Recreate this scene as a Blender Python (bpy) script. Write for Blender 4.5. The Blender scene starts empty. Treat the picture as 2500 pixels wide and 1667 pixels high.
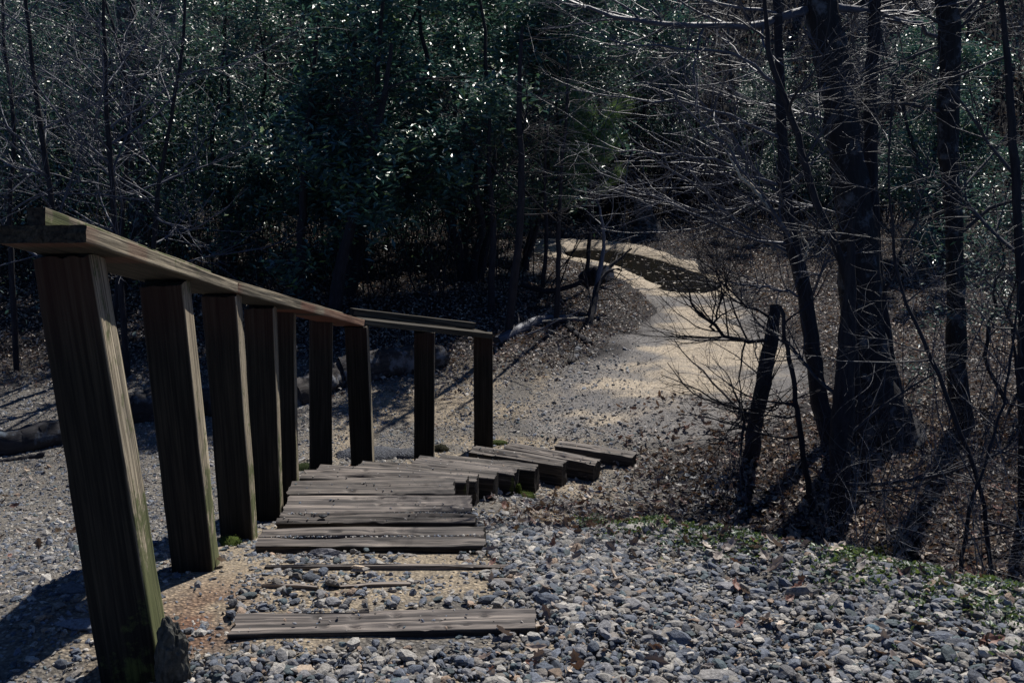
import bpy, math, random
import numpy as np
from mathutils import Vector, Matrix, Euler

R = math.radians
# ------------------------------------------------------------------ camera, light, exposure
scene = bpy.context.scene
COL = scene.collection
CAM_H, PITCH, FPX = 2.7, R(15), 2430.6
cam_d = bpy.data.cameras.new('camera'); cam = bpy.data.objects.new('camera', cam_d); COL.objects.link(cam)
cam.location = (0, 0, CAM_H); cam.rotation_euler = (R(90) - PITCH, 0, 0)
cam_d.lens = 35.0; cam_d.sensor_width = 36.0; cam_d.clip_start = 0.05; cam_d.clip_end = 800
scene.camera = cam

SUN_AZ, SUN_EL = R(22), R(46)          # azimuth to the right of the view direction (+Y)
world = bpy.data.worlds.new('World'); scene.world = world; world.use_nodes = True
wn = world.node_tree; bg = wn.nodes['Background']
sky = wn.nodes.new('ShaderNodeTexSky'); sky.sky_type = 'NISHITA'; sky.sun_disc = False
sky.sun_elevation = SUN_EL; sky.sun_rotation = SUN_AZ
sky.air_density = 0.5; sky.dust_density = 0.0; sky.ozone_density = 9.0
wn.links.new(sky.outputs[0], bg.inputs[0]); bg.inputs[1].default_value = 0.075
sun_d = bpy.data.lights.new('sun', 'SUN'); sun = bpy.data.objects.new('sun', sun_d); COL.objects.link(sun)
sun_d.energy = 5.0; sun_d.angle = R(0.5); sun_d.color = (1.0, 0.95, 0.88)
sd = Vector((math.sin(SUN_AZ) * math.cos(SUN_EL), math.cos(SUN_AZ) * math.cos(SUN_EL), math.sin(SUN_EL)))
sun.rotation_euler = sd.to_track_quat('Z', 'Y').to_euler(); sun.location = (3, 10, 12)
scene.view_settings.view_transform = 'Standard'; scene.view_settings.look = 'None'
scene.view_settings.exposure = 0.18; scene.view_settings.gamma = 1.0
scene.view_settings.use_curve_mapping = False

# ------------------------------------------------------------------ helpers
CP, SP = math.cos(PITCH), math.sin(PITCH)
def ray(px, py):                       # photo pixel (2500 wide) -> direction with camera depth 1
    u = (px - 1250) / FPX; v = (py - 833.5) / FPX
    return np.array([u, CP - v * SP, -SP - v * CP])
ORG = np.array([0, 0, CAM_H])
def atZ(px, py, z):                    # where the ray meets the plane z
    r = ray(px, py); return ORG + r * ((z - CAM_H) / r[2])
def atF(px, py, fwd):                  # where the ray reaches the distance y = fwd
    r = ray(px, py); return ORG + r * (fwd / r[1])
def P(x, y, fwd): return atF(x * 1.063, y * 1.063, fwd)      # same, 2352-wide pixels

def hash3(i, j, k, s):
    n = (i * 73856093) ^ (j * 19349663) ^ (k * 83492791) ^ (s * 2654435761)
    n = n & 0xffffffff
    n = ((n >> 13) ^ n) & 0xffffffff
    n = (n * (n * n * 15731 + 789221) + 1376312589) & 0x7fffffff
    return n / float(0x7fffffff)
def vnoise(p, s=0):                    # value noise, p (...,3) -> 0..1
    p = np.asarray(p, float); i = np.floor(p).astype(np.int64); f = p - i; f = f * f * (3 - 2 * f)
    out = 0
    for dx in (0, 1):
        wx = f[..., 0] if dx else 1 - f[..., 0]
        for dy in (0, 1):
            wy = f[..., 1] if dy else 1 - f[..., 1]
            for dz in (0, 1):
                wz = f[..., 2] if dz else 1 - f[..., 2]
                out = out + wx * wy * wz * hash3(i[..., 0] + dx, i[..., 1] + dy, i[..., 2] + dz, s)
    return out
def fbm(p, oct=4, s=0, g=0.5):
    a, t, w = 1.0, 0.0, 0.0
    p = np.asarray(p, float)
    for o in range(oct):
        t = t + a * vnoise(p, s + o * 17); w += a; a *= g; p = p * 2.03 + 11.7
    return t / w
def n2(x, y, sc, oct=3, s=0): return fbm(np.stack([x * sc, y * sc, np.zeros_like(x) + s * 3.3], -1), oct, s)
def sstep(a, b, x):
    t = np.clip((x - a) / (b - a), 0, 1); return t * t * (3 - 2 * t)

def make_mesh(name, V, faces, col=None, gc=None, smooth=True):
    """faces: list of int arrays (M,K)"""
    me = bpy.data.meshes.new(name)
    V = np.ascontiguousarray(V, np.float32)
    me.vertices.add(len(V)); me.vertices.foreach_set('co', V.ravel())
    faces = [np.asarray(f, np.int32) for f in faces if len(f)]
    lv = np.concatenate([f.ravel() for f in faces])
    tot = np.concatenate([np.full(len(f), f.shape[1], np.int32) for f in faces])
    st = np.concatenate([[0], np.cumsum(tot)[:-1]]).astype(np.int32)
    me.loops.add(len(lv)); me.loops.foreach_set('vertex_index', lv)
    me.polygons.add(len(tot)); me.polygons.foreach_set('loop_start', st); me.polygons.foreach_set('loop_total', tot)
    me.polygons.foreach_set('use_smooth', np.full(len(tot), bool(smooth)))
    if col is not None:
        c = np.ones((len(V), 4), np.float32); c[:, :3] = col
        a = me.color_attributes.new('Col', 'FLOAT_COLOR', 'POINT'); a.data.foreach_set('color', c.ravel())
    if gc is not None:
        a = me.attributes.new('gc', 'FLOAT_VECTOR', 'POINT'); a.data.foreach_set('vector', np.ascontiguousarray(gc, np.float32).ravel())
    me.update(calc_edges=True)
    return me
def link(name, me, mat, parent=None, loc=None):
    o = bpy.data.objects.new(name, me)
    if mat is not None and not me.materials: me.materials.append(mat)
    COL.objects.link(o)
    if parent is not None: o.parent = parent
    if loc is not None: o.location = loc
    return o
def tag(o, label=None, cat=None, group=None, kind=None):
    if label: o['label'] = label
    if cat: o['category'] = cat
    if group: o['group'] = group
    if kind: o['kind'] = kind
    return o
def empty(name, loc=(0, 0, 0), rz=0):
    o = bpy.data.objects.new(name, None); o.empty_display_size = 0.1; COL.objects.link(o)
    o.location = loc; o.rotation_euler = (0, 0, rz); return o
def copy_tree(o, parent=None):
    c = o.copy(); COL.objects.link(c)
    if parent is not None: c.parent = parent
    for ch in list(o.children): copy_tree(ch, c)
    return c

def tubes(C, Rd, S):
    """curves C (N,K,3), radii (N,K) -> verts, quads"""
    N, K, _ = C.shape
    T = np.gradient(C, axis=1); T /= np.linalg.norm(T, axis=2, keepdims=True) + 1e-9
    avg = T.mean(1); ref = np.zeros((N, 3)); ref[np.arange(N), np.argmin(np.abs(avg), 1)] = 1
    ref = np.repeat(ref[:, None], K, 1)
    A = np.cross(T, ref); A /= np.linalg.norm(A, axis=2, keepdims=True) + 1e-9
    B = np.cross(T, A)
    th = np.arange(S) * 2 * np.pi / S
    V = C[:, :, None] + Rd[:, :, None, None] * (A[:, :, None] * np.cos(th)[:, None] + B[:, :, None] * np.sin(th)[:, None])
    idx = np.arange(N * K * S).reshape(N, K, S)
    a = idx[:, :-1]; b = idx[:, 1:]
    a2 = np.roll(a, -1, 2); b2 = np.roll(b, -1, 2)
    Q = np.stack([a, a2, b2, b], -1).reshape(-1, 4)
    return V.reshape(-1, 3), Q, th
def unit(v): return v / (np.linalg.norm(v, axis=-1, keepdims=True) + 1e-9)
def grow(rng, C, Rd, n, t0, t1, lmin, lmax, angle, K, wander, up, rr, ltaper=0.5, flat=0.0, tip=0.25, bias=None):
    """n child curves on random parent curves"""
    N, KP, _ = C.shape
    L = np.linalg.norm(np.diff(C, axis=1), axis=2).sum(1)
    p = rng.choice(N, n, p=L / L.sum()); t = rng.uniform(t0, t1, n) * (KP - 1)
    i = np.minimum(t.astype(int), KP - 2); f = (t - i)[:, None]
    pos = C[p, i] * (1 - f) + C[p, i + 1] * f
    pr = Rd[p, i] * (1 - f[:, 0]) + Rd[p, i + 1] * f[:, 0]
    tan = unit(C[p, i + 1] - C[p, i])
    rnd = rng.normal(size=(n, 3)); rnd[:, 2] *= (1 - flat)
    if bias is not None: rnd = rnd + np.array(bias)
    side = unit(np.cross(tan, np.cross(rnd, tan)))
    a = rng.normal(angle, 0.22, n)[:, None]
    d = unit(tan * np.cos(a) + side * np.sin(a))
    ln = rng.uniform(lmin, lmax, n) * (1 - ltaper * t / (KP - 1))
    out = np.zeros((n, K, 3)); out[:, 0] = pos
    for k in range(1, K):
        d = unit(d + rng.normal(size=(n, 3)) * wander + np.array([0, 0, up]))
        out[:, k] = out[:, k - 1] + d * (ln / (K - 1))[:, None]
    r0 = np.minimum(pr * rr, ln * 0.013)
    rad = r0[:, None] * np.linspace(1, tip, K)[None]
    return out, rad
def poly_curve(pts, K, rads, jit=0.0, rng=None):
    pts = np.array(pts, float); s = np.r_[0, np.cumsum(np.linalg.norm(np.diff(pts, axis=0), axis=1))]; s /= s[-1]
    t = np.linspace(0, 1, K)
    # smooth interpolation
    C = np.stack([np.interp(t, s, pts[:, k]) for k in range(3)], -1)
    for _ in range(2):
        C[1:-1] = (C[:-2] + 2 * C[1:-1] + C[2:]) / 4
    if jit and rng is not None: C[1:] += rng.normal(size=(K - 1, 3)) * jit
    rd = np.interp(t, np.linspace(0, 1, len(rads)), rads)
    return C[None], rd[None]
def tube_mesh(name, sets, col=None, rough=0.0, seed=0):
    """sets: list of (C, Rd, S)"""
    Vs, Qs, G, o = [], [], [], 0
    for C, Rd, S in sets:
        V, Q, th = tubes(C, Rd, S)
        N, K = Rd.shape
        al = np.concatenate([np.zeros((N, 1)), np.cumsum(np.linalg.norm(np.diff(C, axis=1), axis=2), 1)], 1)
        g = np.zeros((N, K, S, 3)); g[..., 0] = (al + np.arange(N)[:, None] * 3.1)[:, :, None]
        g[..., 1] = Rd[:, :, None] * np.cos(th); g[..., 2] = Rd[:, :, None] * np.sin(th)
        g = g.reshape(-1, 3)
        if rough and S >= 6:
            ctr = np.repeat(C.reshape(-1, 3), S, 0)
            dv = V - ctr
            nz = fbm(np.stack([g[:, 0] * 5, g[:, 1] * 34, g[:, 2] * 34], -1), 3, seed) - 0.5
            nz2 = fbm(np.stack([g[:, 0] * 1.7, g[:, 1] * 9, g[:, 2] * 9], -1), 2, seed + 5) - 0.5
            V = ctr + dv * (1 + rough * 1.6 * nz + rough * 1.2 * nz2)[:, None]
        Vs.append(V); Qs.append(Q + o); G.append(g); o += len(V)
    return make_mesh(name, np.concatenate(Vs), [np.concatenate(Qs)], None, np.concatenate(G), True)

# ------------------------------------------------------------------ materials
def mat_new(name):
    m = bpy.data.materials.new(name); m.use_nodes = True
    nt = m.node_tree; return m, nt, nt.nodes['Principled BSDF']
def nd(nt, t, **kw):
    n = nt.nodes.new(t)
    for k, v in kw.items():
        if k in n.inputs: n.inputs[k].default_value = v
        else: setattr(n, k, v)
    return n
def ramp(nt, src, stops):
    r = nt.nodes.new('ShaderNodeValToRGB'); e = r.color_ramp.elements
    while len(e) < len(stops): e.new(0.5)
    for el, (p, c) in zip(e, stops): el.position = p; el.color = (*c, 1) if len(c) == 3 else c
    nt.links.new(src, r.inputs[0]); return r
def mix(nt, a, b, fac, mode='MIX'):
    m = nt.nodes.new('ShaderNodeMix'); m.data_type = 'RGBA'; m.blend_type = mode
    for s, v in ((6, a), (7, b), (0, fac)):
        if isinstance(v, (int, float)): m.inputs[s].default_value = v
        elif isinstance(v, tuple): m.inputs[s].default_value = (*v, 1)
        else: nt.links.new(v, m.inputs[s])
    return m.outputs[2]
def bump(nt, b, h, dist, strength=1.0):
    n = nt.nodes.new('ShaderNodeBump'); n.inputs['Distance'].default_value = dist; n.inputs['Strength'].default_value = strength
    nt.links.new(h, n.inputs['Height']); nt.links.new(n.outputs[0], b.inputs['Normal']); return n

def wood_mat(name, dark, light, rough=0.8, scl=1.0, spec=0.3, moss=True):
    """grain runs along the first coordinate of gc; Col.r = moss, Col.g = reddish stain, Col.b = tone"""
    m, nt, b = mat_new(name); L = nt.links
    at = nd(nt, 'ShaderNodeAttribute', attribute_name='gc')
    mp = nd(nt, 'ShaderNodeMapping'); mp.inputs['Scale'].default_value = (2.2 * scl, 95 * scl, 95 * scl); L.new(at.outputs['Vector'], mp.inputs[0])
    n1 = nd(nt, 'ShaderNodeTexNoise', Scale=1.0, Detail=6.0, Roughness=0.62, Distortion=0.35); L.new(mp.outputs[0], n1.inputs['Vector'])
    mp2 = nd(nt, 'ShaderNodeMapping'); mp2.inputs['Scale'].default_value = (3.0, 14, 14); L.new(at.outputs['Vector'], mp2.inputs[0])
    n2_ = nd(nt, 'ShaderNodeTexNoise', Scale=1.0, Detail=5.0, Roughness=0.6); L.new(mp2.outputs[0], n2_.inputs['Vector'])
    r1 = ramp(nt, n1.outputs[0], [(0.32, tuple(c * 0.22 for c in dark)), (0.45, dark), (0.68, light)])
    r2 = ramp(nt, n2_.outputs[0], [(0.3, (0.5, 0.5, 0.52)), (0.65, (1.1, 1.08, 1.05))])
    c = mix(nt, r1.outputs[0], r2.outputs[0], 1.0, 'MULTIPLY')
    ca = nd(nt, 'ShaderNodeAttribute', attribute_name='Col'); sp = nd(nt, 'ShaderNodeSeparateColor'); L.new(ca.outputs['Color'], sp.inputs[0])
    tone = nd(nt, 'ShaderNodeCombineColor'); [L.new(sp.outputs[2], tone.inputs[k]) for k in range(3)]
    c = mix(nt, c, tone.outputs[0], 1.0, 'MULTIPLY')
    c = mix(nt, c, (0.20, 0.06, 0.035), sp.outputs[1])
    n3 = nd(nt, 'ShaderNodeTexNoise', Scale=9.0, Detail=6.0, Roughness=0.7); L.new(at.outputs['Vector'], n3.inputs['Vector'])
    ms = nd(nt, 'ShaderNodeMath', operation='MULTIPLY_ADD'); L.new(n3.outputs[0], ms.inputs[0]); ms.inputs[1].default_value = 1.6
    L.new(sp.outputs[0], ms.inputs[2])
    rm = ramp(nt, ms.outputs[0], [(0.85, (0, 0, 0)), (1.35, (0.85, 0.85, 0.85))])
    mz = ramp(nt, n1.outputs[0], [(0.3, (0.02, 0.028, 0.008)), (0.7, (0.105, 0.135, 0.035))])
    c = mix(nt, c, mz.outputs[0], rm.outputs[0])
    L.new(c, b.inputs['Base Color']); b.inputs['Roughness'].default_value = rough; b.inputs['Specular IOR Level'].default_value = spec
    bump(nt, b, n1.outputs[0], 0.004, 0.8)
    return m

def bark_mat(name, dark, light, scl=1.0, lichen=None, lich_amt=0.6, rough=0.85):
    m, nt, b = mat_new(name); L = nt.links
    at = nd(nt, 'ShaderNodeAttribute', attribute_name='gc')
    mp = nd(nt, 'ShaderNodeMapping'); mp.inputs['Scale'].default_value = (9 * scl, 55 * scl, 55 * scl); L.new(at.outputs['Vector'], mp.inputs[0])
    n1 = nd(nt, 'ShaderNodeTexNoise', Scale=1.0, Detail=6.0, Roughness=0.65); L.new(mp.outputs[0], n1.inputs['Vector'])
    r1 = ramp(nt, n1.outputs[0], [(0.3, dark), (0.7, light)]); c = r1.outputs[0]
    if lichen:
        tc = nd(nt, 'ShaderNodeTexCoord')
        n2_ = nd(nt, 'ShaderNodeTexNoise', Scale=7.0, Detail=7.0, Roughness=0.7); L.new(tc.outputs['Object'], n2_.inputs['Vector'])
        r2 = ramp(nt, n2_.outputs[0], [(lich_amt - 0.06, (0, 0, 0)), (lich_amt + 0.04, (1, 1, 1))])
        c = mix(nt, c, lichen, r2.outputs[0])
    L.new(c, b.inputs['Base Color']); b.inputs['Roughness'].default_value = rough; b.inputs['Specular IOR Level'].default_value = 0.3
    bump(nt, b, n1.outputs[0], 0.008, 0.9)
    return m

def leaf_mat(name, rough=0.3, spec=0.5, trans=0.12, tcol=(0.25, 0.35, 0.05)):
    m, nt, b = mat_new(name); L = nt.links
    ca = nd(nt, 'ShaderNodeAttribute', attribute_name='Col')
    tc = nd(nt, 'ShaderNodeTexCoord'); n1 = nd(nt, 'ShaderNodeTexNoise', Scale=1.3, Detail=3.0); L.new(tc.outputs['Object'], n1.inputs['Vector'])
    r1 = ramp(nt, n1.outputs[0], [(0.3, (0.6, 0.7, 0.75)), (0.7, (1.25, 1.15, 0.95))])
    c = mix(nt, ca.outputs['Color'], r1.outputs[0], 1.0, 'MULTIPLY')
    L.new(c, b.inputs['Base Color']); b.inputs['Roughness'].default_value = rough; b.inputs['Specular IOR Level'].default_value = spec
    if trans:
        t = nd(nt, 'ShaderNodeBsdfTranslucent'); L.new(mix(nt, c, tcol, 1.0, 'MULTIPLY') if False else c, t.inputs[0])
        t2 = mix(nt, c, (tcol[0], tcol[1], tcol[2]), 0.6); L.new(t2, t.inputs[0])
        ms = nd(nt, 'ShaderNodeMixShader'); ms.inputs[0].default_value = trans
        L.new(b.outputs[0], ms.inputs[1]); L.new(t.outputs[0], ms.inputs[2])
        L.new(ms.outputs[0], nt.nodes['Material Output'].inputs[0])
    return m

def col_mat(name, rough=0.8, spec=0.35, nscale=60.0, bumpd=0.004, lo=0.55, hi=1.35):
    """vertex colour times fine procedural speckle"""
    m, nt, b = mat_new(name); L = nt.links
    ca = nd(nt, 'ShaderNodeAttribute', attribute_name='Col')
    tc = nd(nt, 'ShaderNodeTexCoord')
    n1 = nd(nt, 'ShaderNodeTexNoise', Scale=nscale, Detail=7.0, Roughness=0.72); L.new(tc.outputs['Object'], n1.inputs['Vector'])
    r1 = ramp(nt, n1.outputs[0], [(0.3, (lo, lo, lo)), (0.7, (hi, hi, hi))])
    c = mix(nt, ca.outputs['Color'], r1.outputs[0], 1.0, 'MULTIPLY')
    L.new(c, b.inputs['Base Color']); b.inputs['Roughness'].default_value = rough; b.inputs['Specular IOR Level'].default_value = spec
    bump(nt, b, n1.outputs[0], bumpd, 0.9)
    return m, nt, b, c, n1

M_POST = wood_mat('weathered_post_wood', (0.10, 0.085, 0.06), (0.30, 0.26, 0.19), 0.85)
M_TIE = wood_mat('old_tie_wood', (0.078, 0.070, 0.068), (0.345, 0.30, 0.265), 0.75, 0.8)
M_BARK_D = bark_mat('dark_bark', (0.008, 0.008, 0.012), (0.036, 0.035, 0.043), 1.0)
M_BARK_L = bark_mat('lichen_bark', (0.018, 0.016, 0.016), (0.07, 0.062, 0.06), 0.8, (0.16, 0.17, 0.19), 0.56)
M_BARK_T = bark_mat('patchy_trunk_bark', (0.007, 0.007, 0.009), (0.030, 0.029, 0.033), 0.8, (0.10, 0.11, 0.13), 0.60)
M_BARK_G = bark_mat('grey_twig_bark', (0.034, 0.038, 0.056), (0.125, 0.135, 0.175), 1.0, None, 0.6, 0.5)
M_BARK_R = bark_mat('dark_twig_bark', (0.016, 0.018, 0.026), (0.062, 0.066, 0.084), 1.0, None, 0.6, 0.6)
M_BARK_P = bark_mat('pale_dead_wood', (0.28, 0.25, 0.20), (0.55, 0.50, 0.40), 1.0, None, 0.6, 0.6)
M_LEAF = leaf_mat('glossy_evergreen_leaf', 0.42, 1.0, 0.22, (0.08, 0.19, 0.13))
M_NEEDLE = leaf_mat('pine_needle', 0.45, 0.4, 0.25)
M_LITTER = leaf_mat('dry_leaf', 0.55, 0.3, 0.12, (0.35, 0.2, 0.08))
M_GREEN = leaf_mat('small_green_plants', 0.45, 0.4, 0.25)
M_STONE = col_mat('ballast_stone', 0.72, 0.4, 110.0, 0.005, 0.35, 1.6)[0]
M_MOSS = col_mat('moss', 0.95, 0.1, 120.0, 0.004, 0.5, 1.4)[0]

# ground: vertex colour, coarse + fine grain
def ground_mat(name, grit):
    m, nt, b, c, n1 = col_mat(name, 0.9, 0.2, 38.0, 0.012, 0.45, 1.5)
    tc = [n for n in nt.nodes if n.type == 'TEX_COORD'][0]
    v = nd(nt, 'ShaderNodeTexVoronoi', Scale=grit); nt.links.new(tc.outputs['Object'], v.inputs['Vector'])
    r = ramp(nt, v.outputs['Distance'], [(0.1, (1.15, 1.15, 1.15)), (0.55, (0.42, 0.42, 0.45))])
    cc = mix(nt, c, r.outputs[0], 0.75, 'MULTIPLY')
    hs = ramp(nt, v.outputs['Color'], [(0.2, (0.6, 0.62, 0.68)), (0.8, (1.3, 1.25, 1.15))])
    cc = mix(nt, cc, hs.outputs[0], 0.6, 'MULTIPLY')
    nt.links.new(cc, b.inputs['Base Color'])
    inv = nd(nt, 'ShaderNodeMath', operation='MULTIPLY_ADD'); nt.links.new(v.outputs['Distance'], inv.inputs[0]); inv.inputs[1].default_value = -0.8
    nt.links.new(n1.outputs[0], inv.inputs[2])
    bn = [n for n in nt.nodes if n.type == 'BUMP'][0]; nt.links.new(inv.outputs[0], bn.inputs['Height'])
    bn.inputs['Distance'].default_value = 0.9 / grit
    return m
M_GROUND = ground_mat('earth_and_grit', 75.0)
M_PATH = ground_mat('trodden_sand', 110.0)

def water_mat():
    m, nt, b = mat_new('still_puddle_water'); L = nt.links
    b.inputs['Base Color'].default_value = (0.012, 0.011, 0.009, 1); b.inputs['Roughness'].default_value = 0.06
    b.inputs['IOR'].default_value = 1.33; b.inputs['Specular IOR Level'].default_value = 0.5
    tc = nd(nt, 'ShaderNodeTexCoord'); n1 = nd(nt, 'ShaderNodeTexNoise', Scale=9.0, Detail=4.0); L.new(tc.outputs['Object'], n1.inputs['Vector'])
    bump(nt, b, n1.outputs[0], 0.004, 0.35)
    return m
M_WATER = water_mat()

# ------------------------------------------------------------------ terrain height
PY = np.array([-60, -8, 0.5, 2.2, 2.5, 2.7, 3.0, 3.3, 3.55, 3.75, 4.1, 4.5, 5.0, 5.6, 6.3, 7.0, 8.0, 9.5, 200])
PZ = np.array([1.35, 1.3, 1.22, 1.105, 1.075, 1.062, 1.025, 0.96, 0.885, 0.82, 0.705, 0.57, 0.43, 0.27, 0.13, 0.045, 0.01, 0.0, 0.0])
def H(x, y, fine=True):
    x = np.asarray(x, float); y = np.asarray(y, float)
    z = np.interp(y, PY, PZ)
    # ballast bed on the right carries on level, then drops to the forest floor
    ye = np.clip(4.15 - 1.22 * (x - 0.5), -40, 4.15)
    ze = np.clip(0.76 + 0.31 * (x - 0.5), 0.7, 1.15)
    bed = ze + np.clip(ye - y, 0, 1.2) * 0.10 + np.clip(ye - y, 0, 30) * 0.004
    dy = np.clip(y - ye, 0, None)
    bed = np.maximum(bed - 0.52 * dy * sstep(-0.1, 0.5, dy), 0.14 * np.exp(-np.clip(y - 5, 0, 50) / 4.0))
    w = sstep(0.25, 1.0, x)
    z = z * (1 - w) + bed * w
    z = z - 0.10 * sstep(-1.35, -2.4, x) * sstep(8, 5, y)
    # ground falls away beside the stair ends
    d_end = np.exp(-((x - 0.35) / 0.35) ** 2) * sstep(4.0, 4.7, y) * sstep(6.9, 6.0, y)
    z = z - 0.07 * d_end
    z = z - 0.09 * np.exp(-(((x + 1.15) / 0.28) ** 2 + ((y - 2.25) / 0.35) ** 2))
    # bank of litter left of the path
    z = z + 0.16 * np.exp(-(((x + 0.5) / 1.3) ** 2 + ((y - 11.5) / 2.0) ** 2))
    z = z + 0.20 * sstep(9.2, 11.5, y) * sstep(-1.2, -3.5, x)
    # hillside behind
    yb = 18.6 + 0.8 * np.sin(x * 0.23 + 1.0)
    t = np.clip(y - yb, 0, 60)
    z = z + np.where(t < 4, t * t * 0.08, 0.64 * t - 1.28) * (1 - 0.0 * t)
    z = np.minimum(z, 14 + 0.02 * t)
    if fine:
        rough = sstep(0.8, 2.4, np.abs(x - 1)) * 0.5 + 0.5
        z = z + 0.035 * (n2(x, y, 1.1, 3, 2) - 0.5) * rough + 0.35 * (n2(x, y, 0.35, 3, 5) - 0.5) * sstep(17.5, 21, y)
        z = z - 0.11 * pud(x, y)
    return z

def inside(poly, x, y):
    x = np.asarray(x); y = np.asarray(y); c = np.zeros(x.shape, bool)
    for (x0, y0), (x1, y1) in zip(poly, np.roll(poly, -1, 0)):
        cond = ((y0 > y) != (y1 > y)) & (x < (x1 - x0) * (y - y0) / (y1 - y0 + 1e-12) + x0)
        c ^= cond
    return c
def dist_poly(poly, x, y):
    d = np.full(np.shape(x), 1e9)
    for a, b in zip(poly, np.roll(poly, -1, 0)):
        ab = b - a; t = np.clip(((x - a[0]) * ab[0] + (y - a[1]) * ab[1]) / (ab @ ab + 1e-12), 0, 1)
        d = np.minimum(d, np.hypot(x - a[0] - t * ab[0], y - a[1] - t * ab[1]))
    return d
def smooth_poly(p, n=3):
    for _ in range(n):
        q = np.roll(p, -1, 0); p = np.stack([0.75 * p + 0.25 * q, 0.25 * p + 0.75 * q], 1).reshape(-1, 2)
    return p
PUD = np.array([atZ(a * 1.063, b * 1.063, 0.0)[:2] for a, b in
    [(1300, 572), (1340, 565), (1400, 567), (1470, 582), (1540, 603), (1610, 628), (1655, 652), (1630, 670), (1575, 673), (1525, 663), (1480, 630), (1425, 604), (1370, 594), (1320, 588)]])
PUD = smooth_poly(PUD, 2)
def pud(x, y):
    m = (x > -1) & (x < 5) & (y > 11) & (y < 18.5)
    out = np.zeros(np.shape(x))
    if m.any():
        xx, yy = x[m], y[m]; i = inside(PUD, xx, yy); d = dist_poly(PUD, xx, yy)
        out[m] = np.where(i, 0.6 + 0.4 * sstep(0, 0.35, d), 0.6 * sstep(0.22, 0, d))
    return out
PATHP = np.array([atZ(a * 1.063, b * 1.063, 0.0)[:2] for a, b in
    [(1120, 1000), (1180, 920), (1320, 840), (1420, 785), (1500, 740), (1490, 700), (1440, 655), (1370, 615), (1290, 597), (1200, 580),
     (1190, 552), (1260, 545), (1350, 548), (1470, 562), (1570, 590), (1635, 622), (1690, 665), (1735, 715), (1800, 770), (1880, 830), (1900, 900), (1840, 980), (1740, 1040), (1600, 1075), (1300, 1040)]])
PATHP = smooth_poly(PATHP, 2)
def path_sd(x, y):                     # positive inside the path
    d = dist_poly(PATHP, x, y); return np.where(inside(PATHP, x, y), d, -d)

def ballast_edge(x, y):                # > 0 on the ballast side
    ye = 4.15 - 1.22 * (x - 0.5)
    return (ye - y) / 1.58

def gz(px, py):                        # ground under a photo pixel
    r = ray(px, py); t = 1.0
    lo, hi = 1.5, 60.0
    for tt in np.linspace(1.5, 60, 400):
        p = ORG + r * tt
        if p[2] < float(H(np.array([p[0]]), np.array([p[1]]))[0]): hi = tt; break
        lo = tt
    for _ in range(25):
        m = (lo + hi) / 2; p = ORG + r * m
        if p[2] < float(H(np.array([p[0]]), np.array([p[1]]))[0]): hi = m
        else: lo = m
    return ORG + r * hi

def ground_col(GX, GY):
    nz = n2(GX, GY, 2.2, 4, 21); nz2 = n2(GX, GY, 9.0, 3, 31)
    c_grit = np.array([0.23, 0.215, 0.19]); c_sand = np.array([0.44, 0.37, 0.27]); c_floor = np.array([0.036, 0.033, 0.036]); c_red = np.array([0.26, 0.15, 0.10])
    col = np.ones(GX.shape + (3,)) * c_grit
    sandm = sstep(0.36, 0.5, nz) * sstep(1.3, 0.7, np.abs(GX + 0.4))
    col = col * (1 - sandm[..., None]) + c_sand * sandm[..., None]
    redm = np.exp(-(((GX + 0.98) / 0.16) ** 2 + ((GY - 2.75) / 0.35) ** 2)) * sstep(0.35, 0.6, nz2 + 0.1)
    col = col * (1 - redm[..., None]) + c_red * redm[..., None]
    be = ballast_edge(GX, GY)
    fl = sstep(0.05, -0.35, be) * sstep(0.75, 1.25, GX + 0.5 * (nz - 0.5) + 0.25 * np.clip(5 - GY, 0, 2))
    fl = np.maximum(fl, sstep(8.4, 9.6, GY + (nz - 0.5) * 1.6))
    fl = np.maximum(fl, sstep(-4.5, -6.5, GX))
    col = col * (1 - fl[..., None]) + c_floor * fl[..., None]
    return col

# ------------------------------------------------------------------ ground sheet
def axis(segs):
    out = [segs[0][0]]
    for a, b, n in segs: out += list(np.linspace(a, b, n + 1)[1:])
    return np.array(out)
gx = axis([(-140, -20, 14), (-20, -5, 40), (-5, -2, 50), (-2, 2.8, 130), (2.8, 6, 45), (6, 20, 40), (20, 140, 14)])
gy = axis([(-60, -4, 10), (-4, 1.5, 14), (1.5, 7.5, 170), (7.5, 19, 110), (19, 45, 60), (45, 240, 20)])
GX, GY = np.meshgrid(gx, gy)
GZ = H(GX, GY)
near = sstep(8, 6, GY)
GZ = GZ + 0.014 * (n2(GX, GY, 7.0, 3, 9) - 0.5) * near
sd_p = np.full(GX.shape, -9.0); mm = (np.abs(GX - 1.5) < 6) & (GY > 6) & (GY < 20); sd_p[mm] = path_sd(GX[mm], GY[mm])
GZ = GZ - 0.02 * sstep(0.02, 0.25, sd_p)
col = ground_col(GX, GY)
nyy, nxx = GX.shape
idx = np.arange(nyy * nxx).reshape(nyy, nxx)
Q = np.stack([idx[:-1, :-1], idx[:-1, 1:], idx[1:, 1:], idx[1:, :-1]], -1).reshape(-1, 4)
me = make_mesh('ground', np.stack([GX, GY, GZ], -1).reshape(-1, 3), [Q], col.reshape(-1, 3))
tag(link('ground', me, M_GROUND), kind='structure')

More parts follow.
